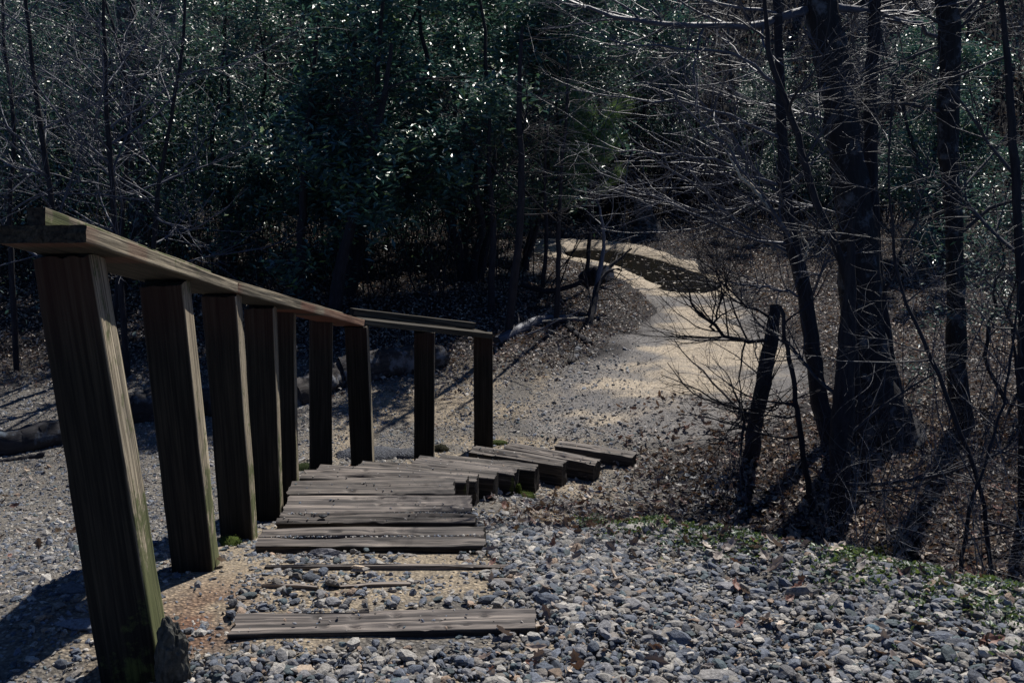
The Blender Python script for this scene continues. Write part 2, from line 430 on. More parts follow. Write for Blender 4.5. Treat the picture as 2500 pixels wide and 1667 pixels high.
# path sheet, a few millimetres proud
px_ = np.arange(-2.2, 6.2, 0.045); py_ = np.arange(6.6, 18.6, 0.05)
X, Y = np.meshgrid(px_, py_)
def path_S(X, Y): return path_sd(X, Y) + (0.6 - 0.15 * sstep(10, 12.5, Y)) * (n2(X, Y, 2.0, 5, 41) - 0.5)
def path_z(X, Y, S):
    Z = H(X, Y) + 0.010 + 0.03 * (n2(X, Y, 2.0, 3, 43) - 0.5) * sstep(0, 0.4, S) - 0.035 * sstep(0.12, -0.08, S)
    rut = n2(X * 1.0 + 0.35 * Y, Y * 0.35, 2.6, 3, 47); ftp = n2(X, Y, 6.5, 3, 49)
    return Z + (0.05 * (rut - 0.5) + 0.028 * (ftp - 0.5)) * sstep(0, 0.4, S) * (1 - 0.6 * pud(X, Y))
def surf(x, y):                        # top of whatever lies there: ground or path sheet
    z = H(x, y) + 0.014 * (n2(x, y, 7.0, 3, 9) - 0.5) * sstep(8, 6, y)
    m = (x > -2.2) & (x < 6.2) & (y > 6.6) & (y < 18.6)
    if m.any():
        S = path_S(x[m], y[m]); zp = path_z(x[m], y[m], S); z[m] = np.where(S > -0.05, np.maximum(z[m], zp), z[m])
    return z
S = path_S(X, Y); Z = path_z(X, Y, S)
keep = (S > -0.08); kc = keep[:-1, :-1] & keep[1:, :-1] & keep[:-1, 1:] & keep[1:, 1:]
ii = np.arange(X.size).reshape(X.shape)
Qp = np.stack([ii[:-1, :-1], ii[:-1, 1:], ii[1:, 1:], ii[1:, :-1]], -1)[kc]
nzp = n2(X, Y, 1.6, 4, 51)
sandc = np.array([0.66, 0.565, 0.43]); grayc = np.array([0.28, 0.27, 0.26])
stk = n2(X * 0.9 - Y * 0.35, X * 0.35 + Y * 2.6, 1.5, 4, 53)
g = sstep(0.44, 0.60, 0.5 * nzp + 0.5 * stk + 0.16 * sstep(9.0, 7.2, Y) + 0.25 * sstep(0.5, 0.0, S) * sstep(12.5, 10, Y) - 0.22 * np.exp(-dist_poly(PUD, X, Y) / 0.35))
cp = sandc * (1 - g[..., None]) + grayc * g[..., None]
wet = 0.5 * sstep(0.10, 0.0, dist_poly(PUD, X, Y)) * sstep(0.4, 0.6, n2(X, Y, 3.0, 2, 77) + 0.1)
cp = cp * (1 - 0.45 * wet[..., None])
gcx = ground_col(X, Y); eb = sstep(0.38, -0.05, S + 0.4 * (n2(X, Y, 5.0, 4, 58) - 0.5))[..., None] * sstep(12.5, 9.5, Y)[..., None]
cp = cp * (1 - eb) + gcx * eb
used, inv = np.unique(Qp, return_inverse=True)
me = make_mesh('path', np.stack([X, Y, Z], -1).reshape(-1, 3)[used], [inv.reshape(-1, 4)], cp.reshape(-1, 3)[used])
tag(link('path', me, M_PATH), kind='structure')

# puddle
x0, y0 = PUD.min(0) - 0.3; x1, y1 = PUD.max(0) + 0.3
X, Y = np.meshgrid(np.arange(x0, x1, 0.06), np.arange(y0, y1, 0.06))
ins = inside(PUD, X, Y) | (dist_poly(PUD, X, Y) < 0.15)
kc = ins[:-1, :-1] & ins[1:, :-1] & ins[:-1, 1:] & ins[1:, 1:]
ii = np.arange(X.size).reshape(X.shape)
Qp = np.stack([ii[:-1, :-1], ii[:-1, 1:], ii[1:, 1:], ii[1:, :-1]], -1)[kc]
used, inv = np.unique(Qp, return_inverse=True)
PUD_Z = -0.032
V = np.stack([X, Y, np.full(X.shape, PUD_Z)], -1).reshape(-1, 3)[used]
tag(link('puddle_water', make_mesh('puddle_water', V, [inv.reshape(-1, 4)]), M_WATER), kind='structure')

# ------------------------------------------------------------------ timber builder
def timber(name, A, B, w0, h0, w1=None, h1=None, up=(0, 0, 1), nl=60, rough=0.006, groove=0.008, moss=None, stain=None, tone=1.0, holes=(), seed=1, bend=0.0, endj=0.004, side_tone=None):
    """squared timber from A to B (end centres); local axes: l along, s sideways, u up"""
    A = np.array(A, float); B = np.array(B, float); w1 = w1 or w0; h1 = h1 or h0
    l = B - A; Ln = np.linalg.norm(l); l /= Ln
    up = np.array(up, float); s = unit(np.cross(l, up)); u = np.cross(s, l)
    nw, nh = 13, 11
    def rim():                          # unit ring, rounded corners
        pts = []
        e = 0.93
        for a in np.linspace(-e, e, nw): pts.append((a, 1))
        for a in np.linspace(e, -e, nh): pts.append((1, a))
        for a in np.linspace(e, -e, nw): pts.append((a, -1))
        for a in np.linspace(-e, e, nh): pts.append((-1, a))
        return np.array(pts)
    rg = rim(); M = len(rg)
    t = np.linspace(0, 1, nl + 1)
    W_ = (w0 + (w1 - w0) * t) / 2; Hh = (h0 + (h1 - h0) * t) / 2
    P_s = rg[None, :, 0] * W_[:, None]; P_u = rg[None, :, 1] * Hh[:, None]
    al = (t * Ln)[:, None] * np.ones((1, M))
    q = np.stack([al * 2.4, P_s * 46 + 3, P_u * 46 + 7], -1)
    n = fbm(q + seed * 13.1, 4, seed)
    gr = -groove * sstep(0.46, 0.36, n)
    # long checks: a few drying cracks
    n_ck = fbm(np.stack([al * 0.9, P_s * 11, P_u * 11], -1) + seed * 5.7, 2, seed + 3)
    ck = -0.6 * groove * np.exp(-((n_ck - 0.5) / 0.012) ** 2)
    low = fbm(np.stack([al * 3, P_s * 8, P_u * 8], -1) + seed * 3.3, 2, seed + 9) - 0.5
    dsp = gr + ck * 1.5 + low * rough * 2
    top = rg[:, 1] > 0.98
    for (ht, hs, hl, hw, hd) in holes:   # t along 0..1, side -1..1, half length m, half width m, depth m
        e = ((al / Ln - ht) * Ln / hl) ** 2 + ((P_s - hs * w0 / 2) / hw) ** 2
        dsp = dsp - hd * np.exp(-e ** 1.5) * top[None]
    # outward normal of ring
    nrm = np.zeros_like(rg); nrm[np.abs(rg[:, 1]) > 0.98, 1] = np.sign(rg[np.abs(rg[:, 1]) > 0.98, 1]); nrm[np.abs(rg[:, 0]) > 0.98, 0] = np.sign(rg[np.abs(rg[:, 0]) > 0.98, 0])
    P_s = P_s + dsp * nrm[None, :, 0]; P_u = P_u + dsp * nrm[None, :, 1]
    jit = (fbm(np.stack([P_s[0] * 40, P_u[0] * 40, P_s[0] * 0 + seed], -1), 2, seed) - 0.5) * endj * 4
    al2 = al.copy(); al2[0] += jit; al2[-1] += jit[::-1]
    bd = bend * np.sin(np.pi * t)[:, None]
    V = A + l * al2[..., None] + s * P_s[..., None] + u * (P_u + bd)[..., None]
    gc = np.stack([al, P_s, P_u], -1) + seed * 1.7
    V = V.reshape(-1, 3); gcf = gc.reshape(-1, 3)
    id_ = np.arange((nl + 1) * M).reshape(nl + 1, M)
    Q = np.stack([id_[:-1], np.roll(id_[:-1], -1, 1), np.roll(id_[1:], -1, 1), id_[1:]], -1).reshape(-1, 4)
    c0 = len(V)
    # end faces: own rings, so that the end grain keeps a hard edge and its own tone
    V = np.concatenate([V, V[id_[0]], V[id_[-1]], [A - l * 0.002, B + l * 0.002]]); gcf = np.concatenate([gcf, gcf[id_[0]], gcf[id_[-1]], [[0, 0, 0], [Ln, 0, 0]] + np.full((2, 3), seed * 1.7)])
    r = np.arange(M); e0 = c0 + r; e1 = c0 + M + r
    T0 = np.stack([np.roll(e0, -1), e0, np.full(M, c0 + 2 * M)], -1)
    T1 = np.stack([e1, np.roll(e1, -1), np.full(M, c0 + 2 * M + 1)], -1)
    tt = np.concatenate([np.repeat(t, M), np.zeros(M), np.ones(M), [0, 1]])
    n_s = np.concatenate([np.tile(nrm[:, 0], nl + 1), np.zeros(2 * M + 2)]); n_u = np.concatenate([np.tile(nrm[:, 1], nl + 1), np.zeros(2 * M + 2)])
    col = np.zeros((len(V), 3)); col[:, 2] = tone
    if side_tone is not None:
        ns = n_s; col[:, 2] = tone * np.where(ns > 0.5, side_tone[0], np.where(ns < -0.5, side_tone[1], np.where(n_u < -0.5, side_tone[2], side_tone[5]))); col[c0:, 2] = tone * side_tone[3]  # tone per face; on posts and boards it holds painted sun and shade
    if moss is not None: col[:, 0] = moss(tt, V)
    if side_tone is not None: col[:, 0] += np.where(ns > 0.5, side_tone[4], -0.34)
    if stain is not None: col[:c0, 1] = (stain(tt, V) + 0 * tt)[:c0]
    ctr = (A + B) / 2
    return make_mesh(name, V, [Q, T0, T1], col, gcf, True)

# ------------------------------------------------------------------ stair ties
TIES = [  # front-left, front-right, back-right, back-left (photo pixels), height of the top, thickness, tone, label
 ((557, 1548), (1311, 1531), (1302, 1483), (580, 1492), 1.085, 0.12, 1.25, 'nearest stair tie, full width with cracked knot, lying flush in the gravel'),
 ((640, 1331), (1188, 1331), (1180, 1281), (622, 1288), 0.905, 0.15, 0.95, 'split grey stair tie with pebble-filled crack, right behind the buried timber edges'),
 ((678, 1271), (1163, 1272), (1161, 1251), (684, 1251), 0.74, 0.14, 0.75, 'narrow dark stair tie with one black stone lying on it'),
 ((684, 1250), (1155, 1248), (1143, 1208), (710, 1208), 0.735, 0.15, 1.25, 'pale stair tie with rows of spike holes, just beyond the narrow dark tie'),
 ((700, 1208), (1105, 1206), (1111, 1165), (712, 1174), 0.69, 0.16, 0.8, 'dark bluish stair tie with one oval hole, last of the straight steps'),
 ((722, 1167), (1134, 1177), (1147, 1158), (750, 1146), 0.60, 0.22, 1.0, 'first stair tie of the turning fan, mossy green on its end'),
 ((760, 1149), (1158, 1174), (1171, 1157), (790, 1136), 0.55, 0.22, 1.1, 'second stair tie of the turning fan with a sandy brown worn top'),
 ((853, 1137), (1205, 1167), (1216, 1151), (900, 1122), 0.48, 0.24, 0.7, 'dark ended stair tie third in the turning fan'),
 ((1004, 1131), (1251, 1158), (1269, 1142), (1024, 1110), 0.40, 0.24, 1.2, 'pale topped stair tie with thick green moss growing on its end'),
 ((1062, 1122), (1301, 1148), (1319, 1133), (1082, 1108), 0.345, 0.22, 0.65, 'dark stair tie close behind the mossy ended pale tie'),
 ((1145, 1102), (1370, 1135), (1385, 1123), (1158, 1086), 0.27, 0.20, 0.95, 'stair tie starting at the foot of the farthest fence post'),
 ((1230, 1093), (1448, 1133), (1467, 1119), (1245, 1079), 0.21, 0.18, 1.15, 'second to last stair tie with a deep long split in its top'),
 ((1355, 1087), (1536, 1113), (1564, 1104), (1367, 1076), 0.17, 0.17, 1.1, 'lowest stair tie standing alone where the sandy path begins'),
]
HOLES = {0: [(.27, .45, .014, .009, .012), (.4, .45, .018, .009, .014), (.53, .5, .016, .008, .014), (.4, -.45, .018, .009, .014), (.53, -.4, .016, .008, .014), (.3, -.35, .02, .012, .006), (.65, .0, .06, .016, .006), (.83, .35, .02, .006, .01)],
         1: [(.33, .5, .03, .010, .014), (.52, .62, .03, .008, .012), (.62, .6, .02, .008, .01), (.75, .1, .04, .01, .008)],
         3: [(.36, .6, .012, .006, .012), (.5, .62, .014, .008, .02), (.62, .62, .014, .008, .02), (.74, .62, .016, .01, .022), (.5, -.1, .014, .007, .016), (.62, -.1, .014, .007, .016), (.74, -.1, .016, .008, .016), (.68, -.8, .02, .006, .01)],
         4: [(.38, -.5, .025, .012, .02), (.82, .2, .014, .008, .012)], 6: [(.3, .2, .02, .01, .012)], 5: [(.35, -.2, .06, .012, .012)]}
TIE_BOX = []
for k, (fl_, fr_, br_, bl_, z, th, tone, lab) in enumerate(TIES):
    FLp, FRp, BRp, BLp = [atZ(a, b, z) for a, b in (fl_, fr_, br_, bl_)]
    A = (FLp + BLp) / 2; B = (FRp + BRp) / 2; l = unit(B - A); nrm = np.array([-l[1], l[0], 0])
    w0 = max(0.12, abs((BLp - FLp) @ nrm)); w1 = max(0.12, abs((BRp - FRp) @ nrm))
    tilt = 0.0
    A2 = A - [0, 0, th / 2]; B2 = B - [0, 0, th / 2]
    o = empty('stair_tie', ((A + B) / 2) - [0, 0, th])
    if k == 5: moss = lambda t, V: 0.25 * sstep(0.97, 1.0, t) - .1
    elif k == 8: moss = lambda t, V: 0.45 * sstep(0.95, 1.0, t) - .1
    elif k in (0, 3): moss = lambda t, V: 0 * t - 0.5
    else: moss = lambda t, V: -0.3 + 0 * t
    hs = [(a, -b, c, d, e) for a, b, c, d, e in HOLES.get(k, [(random.Random(k).uniform(.2, .8), .3, .02, .008, .01)])]
    if k == 1:   # crack along the middle
        hs = hs + [(t_, -0.02 + 0.04 * math.sin(t_ * 9), 0.05, 0.006, 0.02) for t_ in np.linspace(0.02, 0.98, 22)]
    if k in (11, 12, 10):
        hs = hs + [(t_, 0.1 + 0.05 * math.sin(t_ * 7), 0.05, 0.005, 0.012) for t_ in np.linspace(0.05, 0.9, 16)]
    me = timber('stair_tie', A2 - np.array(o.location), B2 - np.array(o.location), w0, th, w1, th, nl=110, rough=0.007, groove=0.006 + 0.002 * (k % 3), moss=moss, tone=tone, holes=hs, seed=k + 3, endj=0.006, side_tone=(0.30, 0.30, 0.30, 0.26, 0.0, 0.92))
    COL.objects.unlink(o); bpy.data.objects.remove(o)
    ob = link('stair_tie', me, M_TIE, None, ((A + B) / 2) - [0, 0, th])
    tag(ob, lab, 'stair tie', 'timber ties forming the stairway')
    TIE_BOX.append((A, B, max(w0, w1) / 2))
# thin timber edges showing through the gravel
def edge_strip(pts, z, w, th, lab, seed, tone=1.0):
    A, B = gz(*pts[0]), gz(*pts[1]); A = A + [0, 0, 0.012]; B = B + [0, 0, 0.012]
    c = (A + B) / 2 - [0, 0, th]
    me = timber('buried_timber', A - c - [0, 0, th / 2], B - c - [0, 0, th / 2], w, th, nl=60, rough=0.006, groove=0.005, moss=lambda t, V: 0 * t - 0.4, tone=tone, seed=seed, bend=0.004)
    ob = link('buried_timber', me, M_TIE, None, c)
    tag(ob, lab, 'timber', 'timber edges showing through the gravel')
    TIE_BOX.append((A, B, w / 2))
edge_strip(((645, 1388), (1245, 1386)), 1.005, 0.022, 0.10, 'long thin grey timber edge showing across the gravel below the split tie', 41, 1.1)
edge_strip(((640, 1430), (775, 1437)), 1.03, 0.016, 0.08, 'short brown timber sliver half buried in grit on the left side of the step', 42, 1.3)
edge_strip(((833, 1434), (1000, 1429)), 1.03, 0.016, 0.08, 'grey timber sliver half buried in the middle of the sandy step', 43, 1.1)
edge_strip(((1200, 1421), (1262, 1425)), 1.035, 0.020, 0.08, 'shortest timber sliver among stones on the right side of the step', 44, 1.0)

# ------------------------------------------------------------------ fence
fence = empty('wooden_fence', (-0.9, 4.0, 0.7)); FO = np.array(fence.location)
tag(fence, 'weathered wooden handrail fence of squared posts running down beside the timber steps', 'fence')
POSTS = [  # top centre px, bottom centre px, depth Z at top, width top, width bottom, yaw, moss
 ((139, 600), (316, 1665), 2.50, 0.142, 0.168, 0.05, 1.00),
 ((386, 676), (464, 1372), 3.28, 0.138, 0.146, 0.02, 0.70),
 ((530, 708), (570, 1236), 4.0, 0.135, 0.138, -0.04, 0.50),
 ((628, 738), (646, 1205), 4.6, 0.135, 0.135, -0.02, 0.45),
 ((682, 748), (692, 1170), 5.05, 0.13, 0.13, 0.0, 0.4),
 ((779, 768), (779, 1142), 5.75, 0.132, 0.132, 0.20, 0.30),
 ((868, 788), (882, 1108), 6.1, 0.138, 0.138, -0.12, 0.10),
 ((1036, 802), (1035, 1102), 6.5, 0.135, 0.135, -0.15, 0.10),
 ((1180, 812), (1181, 1090), 6.95, 0.133, 0.136, -0.15, 0.20),
]
TOPS = []
for k, (tp, bt, Zt, w0, w1, yaw, ms) in enumerate(POSTS):
    r = ray(*tp); fw = Zt * r[1]
    Tp = atF(*tp, fw); Bt = atF(*bt, fw); Bt = Bt + (Bt - Tp) / np.linalg.norm(Bt - Tp) * 0.18
    # centre of the post lies half a width behind its front face
    off = np.array([-0.004, w0 / 2, -0.03]); Tp = Tp + off; Bt = Bt + off
    q_ = yaw * 0.5 + 0.12; upv = (-math.sin(q_), math.cos(q_), 0)
    mf = (lambda ms: lambda t, V: ms * sstep(0.3, 0.9, t) * 0.55 - 0.18)(ms)
    sf = lambda t, V: 0.10 * sstep(0.22, 0.02, t)
    me = timber('post', Tp - FO, Bt - FO, w0, w0, w1, w1, up=upv, nl=70, rough=0.003, groove=0.0016, moss=mf, stain=sf, tone=1.0, side_tone=(2.1, 0.12, 0.12, 0.5, 0.10, 0.6), seed=60 + k)  # side_tone paints sun onto the right face, shade onto front and left
    o = link('post', me, M_POST, fence)
    if k == 0: o['label'] = 'nearest post with bright green moss on its sunlit side'
    TOPS.append((Tp, w0))
# cap boards: follow the post tops
def cap_line(off_s, off_u):
    pts = [t + np.array([0, 0, off_u]) for t, w in TOPS]; return pts
t0, t1, t2, t5, t6, t7, t8 = [TOPS[i][0] for i in (0, 1, 2, 5, 6, 7, 8)]
th_cap = 0.042
def extend(a, b, e): return a + unit(a - b) * e
R_edge = [atF(210, 549, 2.30), atF(454, 634, TOPS[1][0][1]), atF(581, 690, TOPS[2][0][1] - 0.05), atF(718, 733, 4.95), atF(892, 781, TOPS[6][0][1] - 0.02)]
capw = 0.20
def board(name, a_r, b_r, w, th, seed, tone=1.0, lab=None, moss=-0.2, stain=0.0, lift=0.0, nl=70, inset=0.0):
    """a_r, b_r : points on the right top edge"""
    d = unit(b_r - a_r); s = unit(np.cross(d, [0, 0, 1])); u = np.cross(s, d)
    A = a_r - s * (w / 2 + inset) + u * (lift - th / 2); B = b_r - s * (w / 2 + inset) + u * (lift - th / 2)
    sf = lambda t, V: stain * sstep(0.5, 0.62, fbm(np.stack([t * 9, t * 0, t * 0 + seed], -1), 2, seed))
    mf = lambda t, V: moss + 0 * t
    me = timber(name, A - FO, B - FO, w, th, nl=nl, rough=0.0015, groove=0.0012, moss=mf, stain=sf, tone=tone, seed=seed, side_tone=(1.7, 0.6, 0.22, 0.22, 0.0, 0.9))  # lit right edge and shaded underside are painted into the tone
    o = link(name, me, M_POST, fence)
    if lab: o['label'] = lab
    return o
board('cap_board', R_edge[0], R_edge[2], capw, th_cap, 81, 1.0, 'near grey cap board with a dark cut end', -0.12, 0.25)
board('cap_board', R_edge[2], R_edge[4], capw * 0.95, th_cap, 82, 0.85, 'reddish brown cap board', -0.3, 0.5)
# second flight turns right
e0 = atF(893, 781, R_edge[4][1] - 0.01); e1 = atF(1205, 815, TOPS[8][0][1] - 0.08)
board('cap_board', e0, e1, 0.19, 0.036, 83, 0.32)
board('top_rail', extend(R_edge[0], R_edge[2], -0.04), R_edge[2], 0.045, 0.045, 84, 1.1, None, 0.15, 0, 0.048, 40, 0.105)
board('top_rail', R_edge[2], R_edge[4], 0.042, 0.04, 85, 1.0, None, -0.2, 0, 0.043, 40, 0.14)
board('top_rail', e0 + np.array([0, 0.0, 0]), e1 - unit(e1 - e0) * 0.06, 0.045, 0.045, 86, 0.32, None, -0.3, 0, 0.048, 40, 0.13)
POST_XY = [(atF(*bt, Zt * ray(*tp)[1])[:2], w0) for tp, bt, Zt, w0, *_ in POSTS]

# ------------------------------------------------------------------ stones
def ico(sub):
    import bmesh
    bm = bmesh.new(); bmesh.ops.create_icosphere(bm, subdivisions=sub, radius=1.0)
    V = np.array([v.co[:] for v in bm.verts]); F = np.array([[v.index for v in f.verts] for f in bm.faces]); bm.free(); return V, F
IV1, IF1 = ico(1); IV2, IF2 = ico(2)      # 12 verts / 42 verts
IV0 = np.array([(1, 0, 0), (0, 1, 0), (-1, 0, 0), (0, -1, 0), (0.1, 0.05, 1), (0, 0, -1)], float)
IF0 = np.array([(0, 1, 4), (1, 2, 4), (2, 3, 4), (3, 0, 4), (1, 0, 5), (2, 1, 5), (3, 2, 5), (0, 3, 5)])
def stone_proto(rng, V0, cuts=8, rnd=0.03):
    d = unit(V0); n = unit(rng.normal(size=(cuts, 3))); c = rng.uniform(0.5, 0.95, cuts)
    dn = d @ n.T; r = np.where(dn > 0.05, c / np.maximum(dn, 0.05), 9).min(1); r = np.minimum(r, 1.15)
    r = r * (1 - rnd) + rnd * 0.9; r *= 1 + rng.normal(size=len(r)) * 0.03
    V = d * r[:, None]; V *= rng.uniform([1.0, 0.65, 0.34], [1.5, 1.05, 0.7]); return V
def rot_mats(rng, n, tilt):
    a = rng.uniform(0, 2 * np.pi, n); b = rng.normal(0, tilt, n); c = rng.normal(0, tilt, n)
    ca, sa, cb, sb, cc, sc = np.cos(a), np.sin(a), np.cos(b), np.sin(b), np.cos(c), np.sin(c)
    Z_ = np.zeros(n); O = np.ones(n)
    Rz = np.stack([ca, -sa, Z_, sa, ca, Z_, Z_, Z_, O], -1).reshape(n, 3, 3)
    Rx = np.stack([O, Z_, Z_, Z_, cb, -sb, Z_, sb, cb], -1).reshape(n, 3, 3)
    Ry = np.stack([cc, Z_, sc, Z_, O, Z_, -sc, Z_, cc], -1).reshape(n, 3, 3)
    return Rx @ Ry @ Rz
STONE_COLS = np.array([[0.215, 0.215, 0.225], [0.13, 0.15, 0.19], [0.33, 0.315, 0.29], [0.09, 0.11, 0.145], [0.46, 0.43, 0.385], [0.21, 0.19, 0.17], [0.09, 0.125, 0.14], [0.33, 0.24, 0.175]])
SC_P = np.array([.22, .2, .18, .12, .1, .08, .07, .03])
def stones(name, rng, pts, size, sub=2, tilt=0.28, sink=0.3, smooth=False, nproto=24, colmul=1.0):
    V0, F0 = {2: (IV2, IF2), 1: (IV1, IF1), 0: (IV0, IF0)}[sub]
    protos = np.stack([stone_proto(rng, V0) for _ in range(nproto)])
    n = len(pts); pid = rng.integers(0, nproto, n)
    Rm = rot_mats(rng, n, tilt)
    V = np.einsum('nij,nvj->nvi', Rm, protos[pid]) * size[:, None, None]
    V = V + pts[:, None]; V[..., 2] += (size * (0.42 - sink))[:, None]
    F = F0[None] + (np.arange(n) * len(V0))[:, None, None]
    c = STONE_COLS[rng.choice(8, n, p=SC_P)] * rng.uniform(0.6, 1.35, (n, 1)) * colmul
    c = np.repeat(c[:, None], len(V0), 1)
    return make_mesh(name, V.reshape(-1, 3), [F.reshape(-1, 3)], c.reshape(-1, 3), None, smooth)
def free_of_timber(x, y, m):
    ok = np.ones(len(x), bool)
    for A, B, hw in TIE_BOX:
        if hw < 0.02: hw = hw + 0.022
        ab = (B - A)[:2]; L = np.linalg.norm(ab); d = ab / L; rx, ry = x - A[0], y - A[1]
        t = rx * d[0] + ry * d[1]; s_ = np.abs(-rx * d[1] + ry * d[0])
        ok &= ~((t > -m) & (t < L + m) & (s_ < hw + m))
    for (c, w) in POST_XY: ok &= ~((np.abs(x - c[0]) < w / 2 + m) & (np.abs(y - c[1] - w / 2) < w / 2 + m))
    return ok
rng = np.random.default_rng(7)
def scatter(n, x0, x1, y0, y1, dens):
    x = rng.uniform(x0, x1, n); y = rng.uniform(y0, y1, n)
    k = rng.uniform(0, 1, n) < dens(x, y); return x[k], y[k]
def view_ok(x, y, z=0.6):           # roughly inside the picture, with a margin for a step aside
    return np.abs(x) < 0.62 * np.maximum(y, 0) + 0.55
# coarse ballast
def d_big(x, y):
    right = sstep(-0.12, 0.2, x + 0.25 * (y - 2.9))
    frontl = sstep(2.62, 2.5, y) * sstep(-1.02, -0.86, x)
    edge = sstep(-0.32, 0.08, ballast_edge(x, y) + 0.10 * (n2(x, y, 3, 2, 3) - 0.5))
    thin = 0.35 + 0.65 * sstep(0.38, 0.55, n2(x, y, 2.0, 3, 8))
    thin = np.where(y < 2.62, 0.55 + 0.45 * thin, thin)
    left = 0.012 * sstep(3.6, 2.8, y) + 0.16 * sstep(0.22, 0.0, np.abs(x + 0.80 - 0.02 * y)) * sstep(2.6, 2.9, y) * sstep(4.2, 3.6, y)
    mid = 0.13 * sstep(0.45, 0.6, n2(x, y, 3.3, 2, 14)) * (y > 2.8) * (y < 3.5) * sstep(-1.0, -0.9, x)
    up = sstep(5.1, 3.8, y)
    return np.clip(np.maximum(np.maximum(right * thin, frontl * thin), np.maximum(left, mid)), 0, 1) * edge * up * view_ok(x, y)
x, y = scatter(125000, -1.6, 3.4, 1.5, 5.1, d_big)
k = free_of_timber(x, y, 0.012); x, y = x[k], y[k]
sz = np.exp(rng.normal(np.log(0.0092), 0.46, len(x))); sz = np.clip(sz, 0.0045, 0.028)
z = H(x, y) + 0.007 * (n2(x, y, 7.0, 3, 9) * 2 - 1) + rng.uniform(0, 0.016, len(x))
pb = np.stack([x, y, z], -1); bigs = sz > 0.0118; mids = (~bigs) & (sz > 0.0065); tiny = sz <= 0.0065
me = stones('ballast_gravel', rng, pb[bigs], sz[bigs], 2, 0.28, 0.3, colmul=0.9)
tag(link('ballast_gravel', me, M_STONE), 'coarse angular grey ballast stones covering the foreground bed', None, None, 'stuff')
for sel, sb, lab in ((mids, 1, 'small sharp chippings filling the gaps between the ballast stones'), (tiny, 0, 'finest grit chips lying between the ballast stones')):
    me = stones('ballast_chippings', rng, pb[sel], sz[sel], sb, 0.4, 0.2, colmul=0.9)
    tag(link('ballast_chippings', me, M_STONE), lab, None, None, 'stuff')
NB = len(x)
# small gravel over the whole foreground and lower apron
def d_small(x, y):
    be_ = ballast_edge(x, y)
    forest = sstep(-0.05, -0.75, be_) * sstep(0.7, 1.6, x)
    sand = 0.12 + 0.88 * sstep(0.46, 0.6, n2(x, y, 2.6, 3, 23) + 0.25 * (np.abs(x + 0.4) > 0.75) + 0.2 * (y > 5.2))
    far = sstep(11.5, 8.0, y)
    sdp = path_sd(x, y)
    return np.clip((1 - forest) * sand * far * (1 - 0.6 * sstep(0.2, 0.8, sdp)) * view_ok(x, y) * sstep(-5, -4, x), 0, 1)
x, y = scatter(170000, -4.8, 3.2, 1.8, 11.0, lambda x, y: d_small(x, y) * np.clip(1.15 - 0.06 * y, 0, 1))
k = free_of_timber(x, y, 0.003); x, y = x[k], y[k]
sz = np.clip(np.exp(rng.normal(np.log(0.008), 0.45, len(x))), 0.004, 0.028)
z = surf(x, y)
pf = np.stack([x, y, z], -1); nearf = (sz / y > 0.0022)
for sel, sb, lab in ((nearf, 1, 'fine grey crushed gravel spread around the steps and fence'), (~nearf, 0, 'fine grit strewn between the gravel around the steps and out to the path')):
    me = stones('fine_gravel', rng, pf[sel], sz[sel], sb, 0.4, 0.35 if sb else 0.25)
    tag(link('fine_gravel', me, M_STONE), lab, None, None, 'stuff')
NS = len(x)
# pebbles caught in the cracks and on top of the ties
tx, ty, tz = [], [], []
for k, (fl_, fr_, br_, bl_, z, *_r) in enumerate(TIES):
    A, B, hw = TIE_BOX[k]
    n_ = 26 if k != 1 else 160
    t = rng.uniform(0.02, 0.98, n_); s_ = rng.normal(0, 0.004, n_) if k == 1 else rng.uniform(-0.9, 0.9, n_) * hw
    d = unit(B - A); pp = A + (B - A) * t[:, None] + np.array([-d[1], d[0], 0]) * s_[:, None]
    tx += list(pp[:, 0]); ty += list(pp[:, 1]); tz += list(pp[:, 2] - (0.004 if k == 1 else 0.0))
for (a, b) in (((690, 1252), (1158, 1251)),):
    t = np.linspace(0, 1, 150); A, B = atZ(*a, 0.735), atZ(*b, 0.735); pp = A + (B - A) * t[:, None]
    tx += list(pp[:, 0]); ty += list(pp[:, 1] + rng.normal(0, .004, 150)); tz += list(pp[:, 2] - 0.002 + 0 * t)
me = stones('loose_pebbles', rng, np.stack([tx, ty, tz], -1), rng.uniform(0.0025, 0.0065, len(tx)), 1, 0.4, 0.2, colmul=1.4)
tag(link('loose_pebbles', me, M_STONE), 'tiny pale pebbles lying on the ties and in their cracks', None, None, 'stuff')

def single_stone(px, py, z, size, colr, lab, seed, scl=(1, 1, 1), name='stone', smooth=False, cat='stone'):
    rg = np.random.default_rng(seed); V = stone_proto(rg, IV2, 10, 0.3 if smooth else 0.1) * size * np.array(scl)
    p = atZ(px, py, z); gz = z
    me = make_mesh(name, V, [IF2], np.tile(colr, (len(V), 1)), None, smooth)
    o = link(name, me, M_STONE, None, (p[0], p[1], gz + size * 0.3)); tag(o, lab, cat); return o
single_stone(788, 1262, 0.742, 0.018, (0.045, 0.05, 0.06), 'black angular stone lying on the narrow dark stair tie', 5)
g_ = lambda px, py: float(gz(px, py)[2])
single_stone(872, 1385, 1.0, 0.014, (0.62, 0.50, 0.36), 'smooth cream pebble resting on the long buried timber edge', 6, (1.4, .8, .7), smooth=True)
single_stone(776, 1395, g_(776, 1395), 0.016, (0.35, 0.30, 0.24), 'rounded tan pebble in front of the long buried timber edge', 16, (1.3, 1, .9), smooth=True)
single_stone(173, 1445, g_(173, 1445), 0.04, (0.10, 0.11, 0.13), 'dark lone stone in the sandy gravel left of the nearest post', 8, (1.3, 1, .8))
single_stone(212, 1530, g_(212, 1530), 0.045, (0.16, 0.18, 0.22), 'bluish flat stone close beside the left of the nearest post', 9, (1.5, .8, .6))
